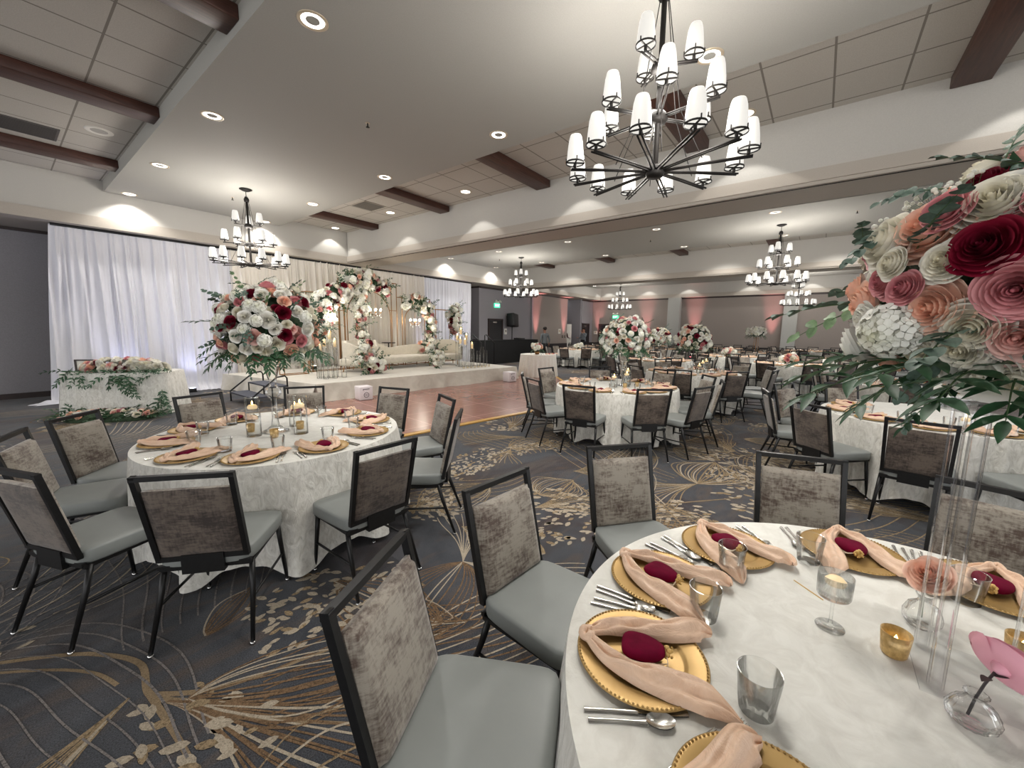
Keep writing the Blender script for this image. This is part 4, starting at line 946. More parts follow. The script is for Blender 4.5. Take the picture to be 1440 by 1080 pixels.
D_T1 = [(-0.48, -0.54, 0.69, 'r', 0.041), (0.48, -0.66, 0.59, 'r', 0.048), (-0.08, -0.95, 0.31, 'r', 0.048), (-0.85, -0.51, 0.11, 'r', 0.043), (-0.09, -0.99, -0.14, 'r', 0.043), (-0.95, -0.32, 0.01, 'r', 0.03), (-0.14, -0.45, 0.88, 'd', 0.049), (-0.02, -0.85, 0.53, 'p', 0.042), (-0.59, -0.79, -0.17, 'c', 0.053), (0.24, -0.94, -0.26, 'd', 0.045), (0.05, -0.89, -0.46, 'p', 0.047), (-0.68, -0.55, 0.49, 'd', 0.035), (-0.76, -0.28, 0.59, 'p', 0.03), (0.47, -0.32, 0.82, 'i', 0.044), (-0.33, -0.69, 0.64, 'w', 0.045), (-0.35, -0.92, 0.15, 'w', 0.057), (-0.66, -0.72, 0.21, 'w', 0.041), (-0.24, -0.97, -0.01, 'w', 0.045), (0.19, -0.92, 0.34, 'w', 0.044), (-0.8, -0.58, -0.16, 'w', 0.044), (-0.66, -0.63, -0.42, 'w', 0.041), (-0.81, -0.42, -0.41, 'i', 0.041), (-0.45, -0.8, 0.39, 'h', 0.04), (-0.04, -0.75, 0.66, 'w', 0.038), (0.11, -0.15, 0.98, 'w', 0.037), (-0.63, -0.31, 0.71, 'w', 0.041), (-0.86, -0.35, 0.38, 'i', 0.033), (-0.92, -0.2, 0.33, 'i', 0.03), (-0.52, -0.84, 0.13, 'h', 0.037), (-0.42, -0.87, -0.24, 'h', 0.041), (-0.21, -0.92, -0.32, 'i', 0.048), (-0.38, -0.8, -0.47, 'i', 0.041), (0.37, -0.93, -0.01, 'w', 0.051), (0.4, -0.87, -0.27, 'w', 0.044), (0.34, -0.91, 0.23, 'h', 0.043), (-0.94, -0.15, -0.31, 'p', 0.027), (-0.52, -0.76, -0.39, 'i', 0.037), (-0.04, -1.0, 0.07, 'i', 0.035)]
D_T2 = [(-0.28, -0.47, 0.84, 'd', 0.039), (-0.66, -0.63, 0.42, 'd', 0.041), (0.07, -0.94, 0.34, 'd', 0.044), (-0.88, -0.48, -0.07, 'p', 0.038), (-0.99, -0.0, -0.12, 'p', 0.036), (-0.98, -0.03, 0.21, 'r', 0.033), (0.32, -0.95, -0.03, 'r', 0.025), (-0.46, -0.31, 0.83, 'w', 0.039), (-0.51, -0.6, 0.62, 'w', 0.041), (-0.15, -0.74, 0.66, 'w', 0.045), (0.29, -0.85, 0.45, 'w', 0.037), (-0.93, -0.24, 0.28, 'w', 0.047), (0.33, -0.94, -0.04, 'w', 0.054), (-0.93, -0.12, -0.36, 'w', 0.044), (-0.97, 0.18, -0.19, 'w', 0.039), (-0.14, -0.96, -0.24, 'w', 0.047), (-0.67, -0.74, -0.07, 'w', 0.049), (-0.83, -0.12, 0.54, 'w', 0.044), (-0.67, -0.37, 0.65, 'd', 0.03), (-0.92, -0.07, 0.38, 'd', 0.028), (0.27, -0.77, 0.58, 'i', 0.034), (-0.81, -0.55, 0.19, 'h', 0.038), (-0.5, -0.85, 0.16, 'h', 0.038), (-0.76, -0.59, -0.27, 'h', 0.041), (-0.47, -0.88, -0.03, 'i', 0.038), (-0.95, -0.32, 0.06, 'i', 0.033), (-0.85, -0.25, 0.46, 'i', 0.025), (0.31, -0.92, 0.24, 'i', 0.031)]

# tall acrylic stand on the near table
t = thing('acrylic_stand', 'tall clear acrylic stand of four tubes holding up the big bouquet', 'stand', (1.405,-.385,TZ+.001))
MB().box((0,0,.0025), (.23,.23,.005)).build('base_plate', M['plate_acrylic'], t)
MB().lathe([(0,.688),(.17,.688),(.17,.694),(0,.694)], 32).build('top_plate', M['acrylic'], t)
for dx, dy in ((.085,.085), (-.085,.085), (.085,-.085), (-.085,-.085)):
    m = MB(); m.lathe([(.0155,.006),(.0155,.688)], 20); m.lathe([(.011,.688),(.011,.006)], 20); m.lathe([(.0165,.33),(.0165,.345)], 20); o = m.build('tube', M['acrylic'], t, (dx, dy, 0))
t = thing('bouquet', 'big bouquet of peach, burgundy and white roses atop the acrylic tubes', 'bouquet', (1.45,-.40,1.46))
rose_ball(t, (0,0,.28), .355, .85, D_T0, 90, .047, random.Random(21), False, -.75, 5, 12, 14, 0, ls=.24, hyd=.0, ntan=26, euz=.2)
for k in range(14):
    a = R(95+k*11); o = link('leaf_spray', SP_BIG, t, scale=.24+.02*(k % 3)); lay(o, (math.cos(a), math.sin(a), .05-.13*(k % 4)), .3*(k % 2), (.2*math.cos(a), .2*math.sin(a), .10))
for k in range(7):
    a = R(80+k*50); o = link('leaf_spray', SP_RUS, t, scale=.2); lay(o, (math.cos(a), math.sin(a), -.45), .2, (.14*math.cos(a), .14*math.sin(a), .06))
# rose ball on the left table
def trumpet(t, h, s=1.0):
    b = h-.47
    p = [(0,.004),(.085*s,.002),(.09*s,.006),(.06*s,.02),(.028*s,.05),(.019*s,.11),(.018*s,.17+b),(.03*s,.19+b),(.05*s,.215+b),(.056*s,.24+b),(.048*s,.268+b),(.028*s,.288+b),(.022*s,.305+b),(.026*s,.33+b),(.055*s,h-.01),(.075*s,h),(.072*s,h),(.05*s,h-.02),(.024*s,.34+b)]
    MB().lathe(p, 28).build('glass_body', M['tumbler'], t)
t = thing('trumpet_vase', 'tall clear glass vase with a round bulb, under the left rose ball', 'vase', (T1[0]-.03, T1[1]+.03, TZ+.001)); trumpet(t, .56, 1.1)
t = thing('rose_ball', 'large ball of white, peach and burgundy roses on the left table vase', 'bouquet', (T1[0]-.03, T1[1]+.03, 1.30))
rose_ball(t, (0,0,.31), .385, .97, D_T1, 170, .043, random.Random(5), False, -.75, 16, 9, 12, 20, ls=.2, ntan=40)
t = thing('trumpet_vase', 'clear glass vase with a round bulb, on the middle table', 'vase', (T2[0]+.07, T2[1]-.09, TZ+.001)); trumpet(t, .40, 1.0)
t = thing('rose_ball', 'round ball of white and pink roses on the middle table', 'bouquet', (T2[0]+.07, T2[1]-.09, 1.15))
rose_ball(t, (0,0,.36), .36, .95, D_T2, 150, .04, random.Random(8), False, -.7, 10, 3, 6, 14, pal='wwwwwwiiiddp', ls=.2, ntan=24)
for (c, nm, s, z0, pal) in ((T4, 'wide ball of white and burgundy roses beyond the middle table', .36, 1.12, 'wwwiiipdrr'), (T5, 'smaller rose ball between two larger ones', .30, 1.18, 'wwwiiipdrr')):
    t = thing('trumpet_vase', f'clear glass vase under the {nm}', 'vase', (c[0], c[1], TZ+.001)); trumpet(t, z0-TZ+.04, .9)
    t = thing('rose_ball', nm, 'bouquet', (c[0], c[1], z0)); rose_ball(t, (0,0,s*.95), s, .9, (), 110, .048, random.Random(31), True, -.7, 10, 3, 0, 12, pal=pal, ls=.2)
    if c is T4:
        for dx, h in ((-.12,.2), (.0,.28), (.13,.32)): cyl_vase(c[0]+dx, c[1]-.2-dx*.3, h, .052, f'glass candle cylinder on the second table past the middle, {["short","middle","tall"][int((h-.19)/.06)]}')
# low centrepieces on far tables
for c, nm, pal, s in (((15.55,2.5), 'low mound of pink and white roses on a far table, left of the tall stand', 'wwdpi', .22), ((13.0,.6), 'low mound of peach roses on the centre right table', 'ppiwd', .21), ((16.3,-.9), 'low mound of white roses on a far table beside the second pilaster', 'wwwii', .22), ((15.85,8.45), 'low white anemone centrepiece past the side table', 'wwwwi', .2)):
    t = thing('low_centerpiece', nm, 'bouquet', (c[0], c[1], TZ+.001)); rose_ball(t, (0,0,s*.72), s, .7, (), 34, .06, random.Random(3), True, -.2, 8, 2, 0, 0, pal=pal, ls=.18, hyd=.1)
    MB().lathe([(0,0),(.09,0),(.1,.07),(.09,.075)], 16).build('bowl', M['gold_metal'], t)
t = thing('flower_stand', 'tall thin gold stand on a far table before the pink wall light', 'stand', (19.3,2.1,TZ+.001))
m = MB(); 
for a in range(4): m.tube([(.1*math.cos(a*PI/2), .1*math.sin(a*PI/2), 0), (.06*math.cos(a*PI/2), .06*math.sin(a*PI/2), .62)], .008, 5)
m.lathe([(0,.615),(.1,.615),(.1,.63),(0,.63)], 14); m.build('stem', M['gold_metal'], t)
t = thing('rose_ball', 'small white rose ball on the tall gold stand before the pink wall light', 'bouquet', (19.3,2.1,TZ+.632)); rose_ball(t, (0,0,.22), .36, .68, (), 44, .07, random.Random(13), True, -.35, 12, 2, 0, 10, pal='wwwwii', ls=.2, hyd=.1)
# single blooms on the near table
t = thing('rose_bloom', 'single peach silk rose behind the acrylic tubes', 'flower', (1.62,-.315,TZ+.045), (0,0,0))
o = link('rose', ROSE['p'], t, scale=.052); orient(o, (-.5,.35,.6), 0, (.0,.0,.115)); MB().tube([(0,0,.09),(.0,0,.03),(-.01,.0,-.025)], .003, 6).build('stem', M['stem'], t)
t = thing('pink_bloom', 'pink silk bloom leaning out of the ribbed bud vase', 'flower', (1.245,-.345,TZ+.03))
fb = link('blossom', RM.mesh('blossom', M['petal_pink']), t, scale=.062); orient(fb, (.75,-.8,.55), 0, (.098,-.07,.092))
MB().tube([(.066,-.038,.07),(.04,-.02,.05),(.01,-.002,.025),(-.018,.012,.0)], .0028, 6).build('stem', simple('dark stem', srgb(54,48,50), .6), t)
m = MB(); leaf(m, Vector((.052,-.028,.06)), R(60), .3, .04, .02); leaf(m, Vector((.06,-.034,.064)), R(-160), .2, .03, .018); m.build('leaf', simple('dark leaf', srgb(60,56,52), .6), t)

# ------------------------------------------------------------------ drapes, stage
def drape(name, label, x0, x1, z1, mat, y=12.42, amp=.055, fr=9.0, seed=0, puddle=0, gather=0):
    rr = random.Random(seed); ph = [rr.uniform(0, 6) for _ in range(6)]; n = int((x1-x0)*84)
    def fn(u, v):
        z = (z1-.055)*(1-v)+.012; xx = x0+(x1-x0)*u; k = .35+.65*min(1, v*3)
        o = math.sin(xx*2*PI*fr*.62+ph[0]+2.2*math.sin(xx*1.9+ph[1])+1.1*math.sin(xx*6.3+ph[3]))*.5+.28*math.sin(xx*2*PI*fr*1.05+ph[2]+1.5*math.sin(xx*2.7))+.4*math.sin(xx*5.1+ph[3]+v*.8)
        xx += .02*math.sin(xx*8+v*5+ph[4])*v-gather*v*(1-u)**6
        d = -puddle*max(0, (v-.95)/.05)**2; o = 1.1-2.2*abs(math.sin(o*1.35+xx*PI*fr*.5))**.7+.5*o
        return (xx, y-amp*o*k+d, z)
    return tag(MB().grid(fn, n, 26, 0).build(name, mat), label, 'curtain')
drape('curtain', 'white sheer pleated drape at left, behind the sweetheart table', .88, 3.98, 3.66, M['drape_white'], amp=.05, seed=1, puddle=.2, gather=.32, fr=8)
drape('curtain', 'ivory pleated drape in the middle, behind the gold arches', 3.94, 10.45, 3.66, M['drape_ivory'], 12.40, .085, 10, 2, .05)
drape('curtain', 'white pleated drape at the right end, lit bluish', 10.42, 13.1, 3.63, M['drape_white'], 12.43, .04, 10, 3, .05)
for i, (xa, xb) in enumerate(((.9, 4), (4, 10.4), (10.4, 13.1))):
    pr = MB().tube([(xa,12.40,3.612),(xb,12.40,3.612)], .026, 8).build('curtain_rod', M['black_metal']); tag(pr, f'black drape rod under the white ledge, over the {["left white","middle ivory","right white"][i]} curtain', 'curtain rod')
m = MB().grid(lambda u, v: (.32+.5*u+.06*math.sin(v*9), 12.32+.4*(v-.5)*(1-.3*u), .012+.05*math.sin(PI*u)*math.sin(PI*v)*(1+.5*math.sin(9*u+5*v))), 20, 14); tag(m.build('fabric_puddle', M['drape_white']), 'loose end of white drape fabric puddled on the carpet by the grey wall', 'fabric')
# stage
STG = [(4.12,8.5),(10.42,7.85),(10.9,12.1),(3.5,12.1)]
t = thing('stage', 'low stage covered in cream satin cloth before the drapes', 'stage')
MB().poly(STG, .02, .40).build('platform', M['cloth_stage'], t)
sk = MB()
def skirt_side(p, q, seed):
    p = Vector(p); q = Vector(q); d = (q-p); L = d.length; d /= L; nrm = Vector((d.y, -d.x))
    def fn(u, v):
        x = p+d*(L*u); f = .5*math.sin(u*L*3.1+seed)+.5*math.sin(u*L*7.7+seed*2); o = .006+v*(.07+.06*f)+.05*v*v*(.5+.5*math.sin(u*L*1.7+seed))+.03*v*math.sin(u*L*13+seed+v*2)*(.5+.5*math.sin(u*L*2.3))
        return (x.x+nrm.x*o, x.y+nrm.y*o, .402-v*.39)
    sk.grid(fn, int(L*30), 10)
skirt_side(STG[0], STG[1], 1.0); skirt_side(STG[1], STG[2], 2.0); skirt_side(STG[3], STG[0], 3.0)
sk.build('skirt', M['cloth_stage'], t)
t = thing('stage_steps', 'black two step portable stair at the left end of the stage', 'steps', (3.4,9.45,0))
MB().box((-.22,0,.19), (.34,1.2,.03)).build('tread', simple('grey step carpet', srgb(70,72,82), .9), t); MB().box((.14,0,.375), (.34,1.2,.03)).build('tread', simple('grey step carpet top', srgb(70,72,82), .9), t)
for sy in (-.62, .62):
    m = MB(); m.tube([(-.38,sy,0),(-.38,sy,.22),(.08,sy,.58),(.24,sy,.60),(.28,sy,.55),(.28,sy,0)], .017, 8); m.build('handrail', M['black_metal'], t)
    MB().tube([(-.02,sy,0),(-.02,sy,.38)], .014, 8).build('leg', M['black_metal'], t)
def cube(x, y, rz, s, label):
    t = thing('light_cube', label, 'light box', (x, y, .024), rz)
    MB().box((0,0,s/2), (s,s,s), bev=.015).build('body', simple('white cube plastic', srgb(226,220,222), .45), t)
    m = MB(); m.bar((-.07,-s/2-.002,s*.82), (.07,-s/2-.002,s*.82), .012, .012); m.bar((-.07,-s/2-.002,s*.82), (-.07,-s/2-.002,s*.72), .012, .012); m.build('handle_mark', simple('cube print', srgb(90,86,92), .6), t)
    m = MB(); m.tube([(.055*math.cos(k*PI/8),-s/2-.002,s*.38+.055*math.sin(k*PI/8)) for k in range(16)], .006, 5, closed=True); m.tube([(-.03,-s/2-.002,s*.38),(.03,-s/2-.002,s*.38)], .006, 5); m.build('round_mark', simple('cube mark', srgb(90,86,92), .6), t)
cube(4.95, 8.02, R(-10), .30, 'white cube light box before the stage, nearer the left end'); cube(9.62, 7.5, R(-10), .30, 'white cube light box before the right end of the stage')
# sofas
def seat_unit(name, label, x, y, rz, w, d, prof, legs=True):
    t = thing(name, label, 'sofa' if w > 1.3 else 'armchair', (x, y, .401), rz)
    MB().box((0,-.02,.27), (w, d, .2), bev=.05).build('seat', M['sofa_fabric'], t)
    def back(u, v):
        a = PI*(u-.5)*1.1; f = u*(len(prof)-1); i = min(int(f), len(prof)-2); q = f-i; q = q*q*(3-2*q); h = lerp(prof[i], prof[i+1], q)
        x_ = math.sin(a)/math.sin(PI*.55)*w*.5; y_ = -d*.5+ (d*.92)*(max(0, math.cos(a)+.0))**.45 if abs(a) < PI/2 else -d*.5
        k = abs(v-.5)*2; side = 1 if v < .5 else -1; th = .055
        return (x_*(1+(th*side*math.sqrt(max(0,1-k**6)))/(w*.5)*.6), y_+th*side*math.cos(a)*1.0+.02, .2+(h-.2)*(1-k**4)+.0)
    MB().grid(back, 48, 12, 0).build('backrest', M['sofa_fabric'], t)
    for sx in (-1, 1):
        for sy in (-1, 1):
            m = MB(); m.bar((sx*w*.36, sy*d*.36, .18), (sx*w*.37, sy*d*.4, 0), .022); m.build('leg', M['gold_metal'], t)
    return t
seat_unit('armchair', 'cream curved armchair at the left of the stage', 6.25, 10.25, R(38), .95, .85, [.62,.8,.85,.85,.85,.8,.66])
seat_unit('sofa', 'cream curved chaise sofa in the middle of the stage', 7.9, 10.45, R(-4), 2.0, .9, [.45,.86,.72,.6,.66,.7,.62,.42])
seat_unit('armchair', 'cream curved armchair at the right of the stage', 9.45, 10.2, R(-30), .95, .85, [.6,.78,.84,.84,.84,.78,.62])
t = thing('side_table', 'small dark side table peeking over the back of the stage sofa', 'table', (7.95,11.3,.401)); MB().lathe([(0,.72),(.22,.72),(.22,.745),(0,.745)], 20).build('table_top', M['dark_trim'], t); MB().lathe([(.14,0),(.14,.015),(.02,.02),(.02,.72)], 12).build('pedestal', M['dark_trim'], t)
# gold arch frames
def frame_rect(t, x0, x1, y, z1, dep=.28, bar=None, w=.018):
    z0 = .401
    for yy in (y, y+dep):
        for x in (x0, x1): MB().bar((x,yy,z0), (x,yy,z1), w).build('post', M['gold_metal'], t)
        m = MB(); m.bar((x0,yy,z1), (x1,yy,z1), w); m.bar((x0,yy,z0+.012), (x1,yy,z0+.012), w); m.build('crossbar', M['gold_metal'], t)
    m = MB()
    for x in (x0, x1): m.bar((x,y,z1), (x,y+dep,z1), w); m.bar((x,y,z0+.012), (x,y+dep,z0+.012), w)
    m.build('side_bar', M['gold_metal'], t)
    if bar: MB().bar((x1-.28,y,bar), (x1,y,bar), w).build('tie_bar', M['gold_metal'], t)
def arch(t, xc, y, zc_, r, z0=.401):
    P = [(xc-r,y,z0)]+[(xc-r*math.cos(PI*k/16), y, zc_+r*1.05*math.sin(PI*k/16)) for k in range(17)]+[(xc+r,y,z0)]
    MB().tube(P, .013, 6).build('arch_bar', M['gold_metal'], t)
for nm, lb, x0, x1, y, z1, br, ar in (('gold_arch_frame', 'tall gold arch frame in the centre of the stage', 6.25, 8.05, 10.95, 3.03, 2.17, (7.05, 1.95, .74)), ('gold_arch_frame', 'gold arch frame left of the central one, under thick flowers', 5.15, 6.2, 10.9, 2.56, 2.1, (5.62, 1.75, .4)),
                                  ('gold_arch_frame', 'gold arch frame right of the central one', 8.22, 9.4, 10.9, 2.62, 2.1, (8.72, 1.85, .42)), ('gold_box_frame', 'rectangular metal frame before the bluish drape at the right end of the stage', 9.75, 10.7, 11.0, 2.3, None, None),
                                  ('gold_box_frame', 'rectangular gold frame at the left end of the stage', 4.35, 4.95, 10.55, 2.2, None, None)):
    t = thing(nm, lb, 'arch', (0,0,0)); frame_rect(t, x0, x1, y, z1, bar=br)
    if ar: arch(t, ar[0], y-.02, ar[1], ar[2])
def garland(label, pts, rad, n, y0, rg, pal='wwwwiiiippddrc', rs=.082, nleaf=14, ls=.3):
    t = thing('floral_garland', label, 'flowers', (pts[0][0], pts[0][1], pts[0][2])); O = Vector(pts[0]); P = [Vector(p) for p in pts]
    seg = [(P[i+1]-P[i]).length for i in range(len(P)-1)]; T_ = sum(seg)
    def at(s):
        s *= T_
        for i, l in enumerate(seg):
            if s <= l or i == len(seg)-1: return P[i].lerp(P[i+1], min(1, s/l))
            s -= l
    MB().tube([tuple(at(i/14)-O) for i in range(15)], [rad[min(len(rad)-1, int(i/14*len(rad)))]*.5 for i in range(15)], 8).build('foliage_core', M['core'], t)
    cm = MB()
    for i in range(150):
        s = rg.random(); d = Vector((rg.uniform(-1,1), rg.uniform(-1,.4), rg.uniform(-1,1))).normalized(); q = (d+Vector((rg.uniform(-.9,.9), rg.uniform(-.9,.9), rg.uniform(-.9,.9)))).normalized().to_track_quat('Y', 'Z').to_matrix().to_4x4()
        mm = MB(); leaf(mm, Vector((0,0,0)), 0, 0, .13, .055, 0, False, .2, 2); cm.add(mm.v, mm.f, 0 if rg.random() < .6 else 1, True, Matrix.Translation(at(s)-O+d*rad[min(len(rad)-1, int(s*len(rad)))]*.6) @ q)
    cm.build('foliage', [M['leaf'], M['leaf_pale']], t)
    for i in range(n):
        s = (i+.5)/n; r_ = rad[min(len(rad)-1, int(s*len(rad)))]; a = i*2.39996+rg.uniform(-.4, .4)
        d = Vector((math.cos(a), -abs(math.sin(a))*.9-.05 if rg.random() < .8 else .5, math.sin(a*1.7+i))).normalized(); p = at(min(1, max(0, s+rg.uniform(-.05, .05))))-O+d*r_*rg.uniform(.62, 1.0)
        sc = rs*rg.uniform(.75, 1.25)
        if rg.random() < .2: o = link('hydrangea', HYD_LO, t, scale=sc*1.15)
        else: o = link('rose', ROSE_LO[rg.choice(pal)], t, scale=sc)
        orient(o, d, rg.uniform(0, 6), p)
    for i in range(nleaf):
        s = rg.random(); a = rg.uniform(0, 2*PI); d = Vector((math.cos(a), -.35, math.sin(a))).normalized(); r_ = rad[min(len(rad)-1, int(s*len(rad)))]
        o = link('leaf_spray', SP_LO, t, scale=ls*rg.uniform(.8, 1.5)); lay(o, d+Vector((0,0,rg.uniform(-.5,.4))), rg.uniform(-1, 1), at(s)-O+d*r_*.6)
    return t
rg = random.Random(77)
garland('thick floral garland over the left gold arch', [(5.5,10.78,1.3),(5.55,10.78,2.0),(5.72,10.78,2.5),(6.3,10.8,2.68)], [.2,.28,.36,.40,.36,.3], 99, 0, rg, rs=.092, nleaf=24)
garland('floral crown across the top of the central arch', [(6.3,10.82,2.72),(6.6,10.82,3.1),(7.1,10.82,3.02),(7.6,10.82,2.72)], [.28,.32,.34,.30,.22], 99, 0, rg, 'wwiiiippdr', rs=.09, nleaf=22)
garland('floral column hanging in the central arch', [(6.62,10.82,2.6),(6.66,10.82,1.95),(6.62,10.82,1.4)], [.24,.22,.22,.18], 84, 0, rg, nleaf=14)
garland('floral garland bending down the right arch', [(8.2,10.78,2.38),(8.7,10.78,2.58),(9.15,10.78,2.35),(9.3,10.78,1.7),(9.25,10.78,1.0),(8.75,10.6,.98)], [.18,.27,.32,.28,.25,.24,.28,.26], 99, 0, rg, rs=.092, nleaf=24)
garland('floral column on the metal frame at the right end of the stage', [(10.5,10.85,2.4),(10.52,10.85,1.95),(10.5,10.85,1.55)], [.22,.30,.30,.22], 70, 0, rg, rs=.095, nleaf=18)
garland('floral cascade on the stage floor before the left armchair', [(6.0,9.55,1.2),(5.9,9.5,.85),(6.0,9.4,.6),(6.3,9.35,.58)], [.2,.24,.28,.26,.2], 90, 0, rg, nleaf=20)
garland('floral cascade on the stage floor before the right end of the sofa', [(8.25,9.5,1.02),(8.3,9.4,.8),(8.3,9.3,.6)], [.2,.22,.24,.22], 76, 0, rg, nleaf=16)
# lit crystal candelabra hanging in the arches
CRY = simple('crystal drops', srgb(245,245,240), .1, emit=(1,.93,.8,1), es=1.2)
BULB = simple('lit candelabra bulb', srgb(255,245,225), .4, emit=(1,.93,.78,1), es=16)
L_CAN = lamp_data('candelabra lamp', 'POINT', E_CAN, (1,.90,.76), shadow_soft_size=.12)
def candelabra(x, y, z, ztop, label):
    t = thing('crystal_chandelier', label, 'chandelier', (x, y, z))
    MB().tube([(0,0,.05),(0,0,ztop-z)], .004, 5).build('wire', M['gold_metal'], t); MB().tube([(0,0,-.12),(0,0,.1)], .014, 8).build('stem', M['gold_metal'], t)
    for k in range(6):
        a = k*PI/3; c, s_ = math.cos(a), math.sin(a); ar = MB().tube([(0,0,-.06),(.09*c,.09*s_,-.1),(.17*c,.17*s_,-.03),(.17*c,.17*s_,.02)], .006, 5).build('arm', M['gold_metal'], t)
        MB().lathe([(0,.02),(.016,.03),(.022,.055),(.012,.085),(0,.1)], 8).build('bulb', BULB, ar, (.17*c,.17*s_,0))
    m = MB()
    for k in range(18): m.ball((.15*math.cos(k*.7), .15*math.sin(k*.7), -.07-.05*(k % 3)), .011, 6, 4)
    m.build('crystal_pendant', CRY, t); link('lamp', L_CAN, t, (0,-.3,.05))
candelabra(5.66, 10.72, 1.9, 2.15, 'lit crystal chandelier hanging in the left arch behind the flowers'); candelabra(7.12, 10.72, 2.1, 2.72, 'lit crystal chandelier hanging in the central arch'); candelabra(8.6, 10.72, 1.83, 2.28, 'lit crystal chandelier hanging in the right arch')
# candle cylinders on the stage
def stage_cyl(x, y, h, r, label, lit=True):
    t = thing('hurricane_candle', label, 'candle holder', (x, y, .402))
    MB().lathe([(0,0),(r,0),(r,h),(r-.004,h+.001)], 16).build('glass_cylinder', M['glass'], t)
    if h > .7: MB().lathe([(r*.9,.0),(r*.9,h*.02),(r*.3,h*.05),(r*.22,h*.55),(r*.8,h*.72),(0,h*.72)], 12).build('pedestal', M['glass'], t); zc_ = h*.86
    else: zc_ = h*.3
    if h <= .7: return
    c = MB().lathe([(0,zc_-.1),(r*.62,zc_-.1),(r*.62,zc_+.06),(0,zc_+.06)], 14).build('candle', M['candle'], t)
    if lit: MB().lathe([(0,zc_+.065),(.009,zc_+.075),(.006,zc_+.1),(0,zc_+.12)], 8).build('flame', M['flame'], c)
cl = [(4.66,9.42,1.18),(4.92,9.34,1.2),(4.86,9.5,1.0),(5.1,9.45,.98),(4.76,9.52,.84)]
for i, (x, y, h) in enumerate(cl): stage_cyl(x, y, h, .055, f'tall candle cylinder at the left of the stage, {["at the left end","second from its left end","behind the tallest pair","next to the armchair","lowest of the tall five"][i]}')
for i, (x, y, h) in enumerate(((4.72,9.22,.36),(4.93,9.2,.34),(5.18,9.22,.48))): stage_cyl(x, y, h, .06, f'short clear glass cylinder at the stage edge, {ORD[i]} from the stage steps', False)
cr = [(9.36,9.35,1.32),(9.15,9.3,1.1),(9.1,9.12,.98),(9.3,9.1,.94),(9.62,9.35,1.1),(9.62,9.1,.78)]
for i, (x, y, h) in enumerate(cr): stage_cyl(x, y, h, .06, f'tall lit candle cylinder at the right end of the stage, {["tallest","left rear","left front","middle front","right rear","lowest"][i]}')
for i, (x, y, h) in enumerate(((9.3,8.85,.55),(9.5,8.95,.58),(9.66,8.85,.5),(9.78,8.95,.36),(9.95,8.95,.62),(10.02,8.85,.5))): stage_cyl(x, y, h, .055, f'short glass cylinder at the right stage corner, {ORD[i]} from the sofa', False)
for i in range(8): 
    t = thing('glass_votive', f'small clear glass on the stage edge, {ORD[i]} of the row', 'glass', (8.75+.15*i, 8.62-.015*i, .402)); MB().lathe([(0,0),(.035,0),(.04,.09),(.037,.09),(.032,.01),(0,.01)], 12).build('glass_cup', M['glass'], t); MB().lathe([(0,.012),(.03,.012),(.03,.04),(0,.04)], 12).build('tea_light', M['candle'], t)
# sweetheart table
SW = (1.42,10.2); SA = R(-40)
t = thing('sweetheart_table', 'oblong sweetheart table in ivory crinkled cloth before the white drape', 'table', (SW[0], SW[1], 0), SA)
def sq(u, n, a, b):
    c, s_ = math.cos(2*PI*u), math.sin(2*PI*u); k = (abs(c)**n+abs(s_)**n)**(-1/n); return c*k*a, s_*k*b
def swk(u, v):
    x, y = sq(u, 5, .84+.05*v+.018*v*math.sin(u*2*PI*26), .4+.05*v+.018*v*math.sin(u*2*PI*26)); return (x, y, .77-.755*v)
m = MB(); m.grid(lambda u, v: swk(u, 1-v), 220, 10, 0, wrap=True); m.grid(lambda u, v: (*[q*v for q in sq(-u, 5, .84, .4)], .77), 80, 4, 0, wrap=True); m.build('tablecloth', M['cloth_skirt'], t)
def loc2(lx, ly): c, s_ = math.cos(SA), math.sin(SA); return SW[0]+lx*c-ly*s_, SW[1]+lx*s_+ly*c
x, y = loc2(.1,-.12); rgs = random.Random(6)
t = thing('floral_runner', 'low run of white, blush and burgundy flowers along the sweetheart table top', 'flowers', (x, y, .772), SA)
MB().ball((0,0,.03), 1, 20, 10, sc=(.62,.2,.1)).build('foliage_core', M['core'], t)
for i in range(95):
    lx = rgs.uniform(-.64, .64); a = rgs.uniform(-.5, PI+.5); r_ = .2*math.sqrt(max(.05, 1-(lx/.7)**2)); o = link('rose', ROSE_LO['wwiwpwiwdwiwcwiwrwip'[i % 20]], t, scale=rgs.uniform(.055, .085)); orient(o, (lx*.4, -math.cos(a), math.sin(a)+.3), 0, (lx, -r_*math.cos(a), .06+1.0*r_*abs(math.sin(a))))
for i in range(26):
    lx = rgs.uniform(-.85, .8); o = link('leaf_spray', SP_LO, t, scale=rgs.uniform(.25, .4)); lay(o, (rgs.uniform(-.5,.5), -.6, -.5 if i % 2 else .05), rgs.uniform(-1,1), (lx, -.17, .04))
x, y = loc2(.25,-.43)
t = thing('greenery_trail', 'dark green leaf trails hanging down the sweetheart cloth front', 'greenery', (x, y, .70), SA)
for i in range(16):
    lx = (-.05+.03*(i % 4), .1, .5, .55, -.75)[i % 5]+rgs.uniform(-.1, .1); o = link('leaf_spray', SP_LO, t, scale=rgs.uniform(.24, .38)); lay(o, (rgs.uniform(-.7,.7), -.25, -1+.5*(i % 2)), rgs.uniform(-1, 1), (lx, -.03, .05-.14*(i % 5)))
x, y = loc2(.15,-.72)
t = thing('floor_flowers', 'low bed of blush and white roses on the carpet before the sweetheart table', 'flowers', (x, y, .004), SA)
MB().ball((0,0,.02), 1, 20, 10, sc=(.66,.26,.14)).build('foliage_core', M['core'], t)
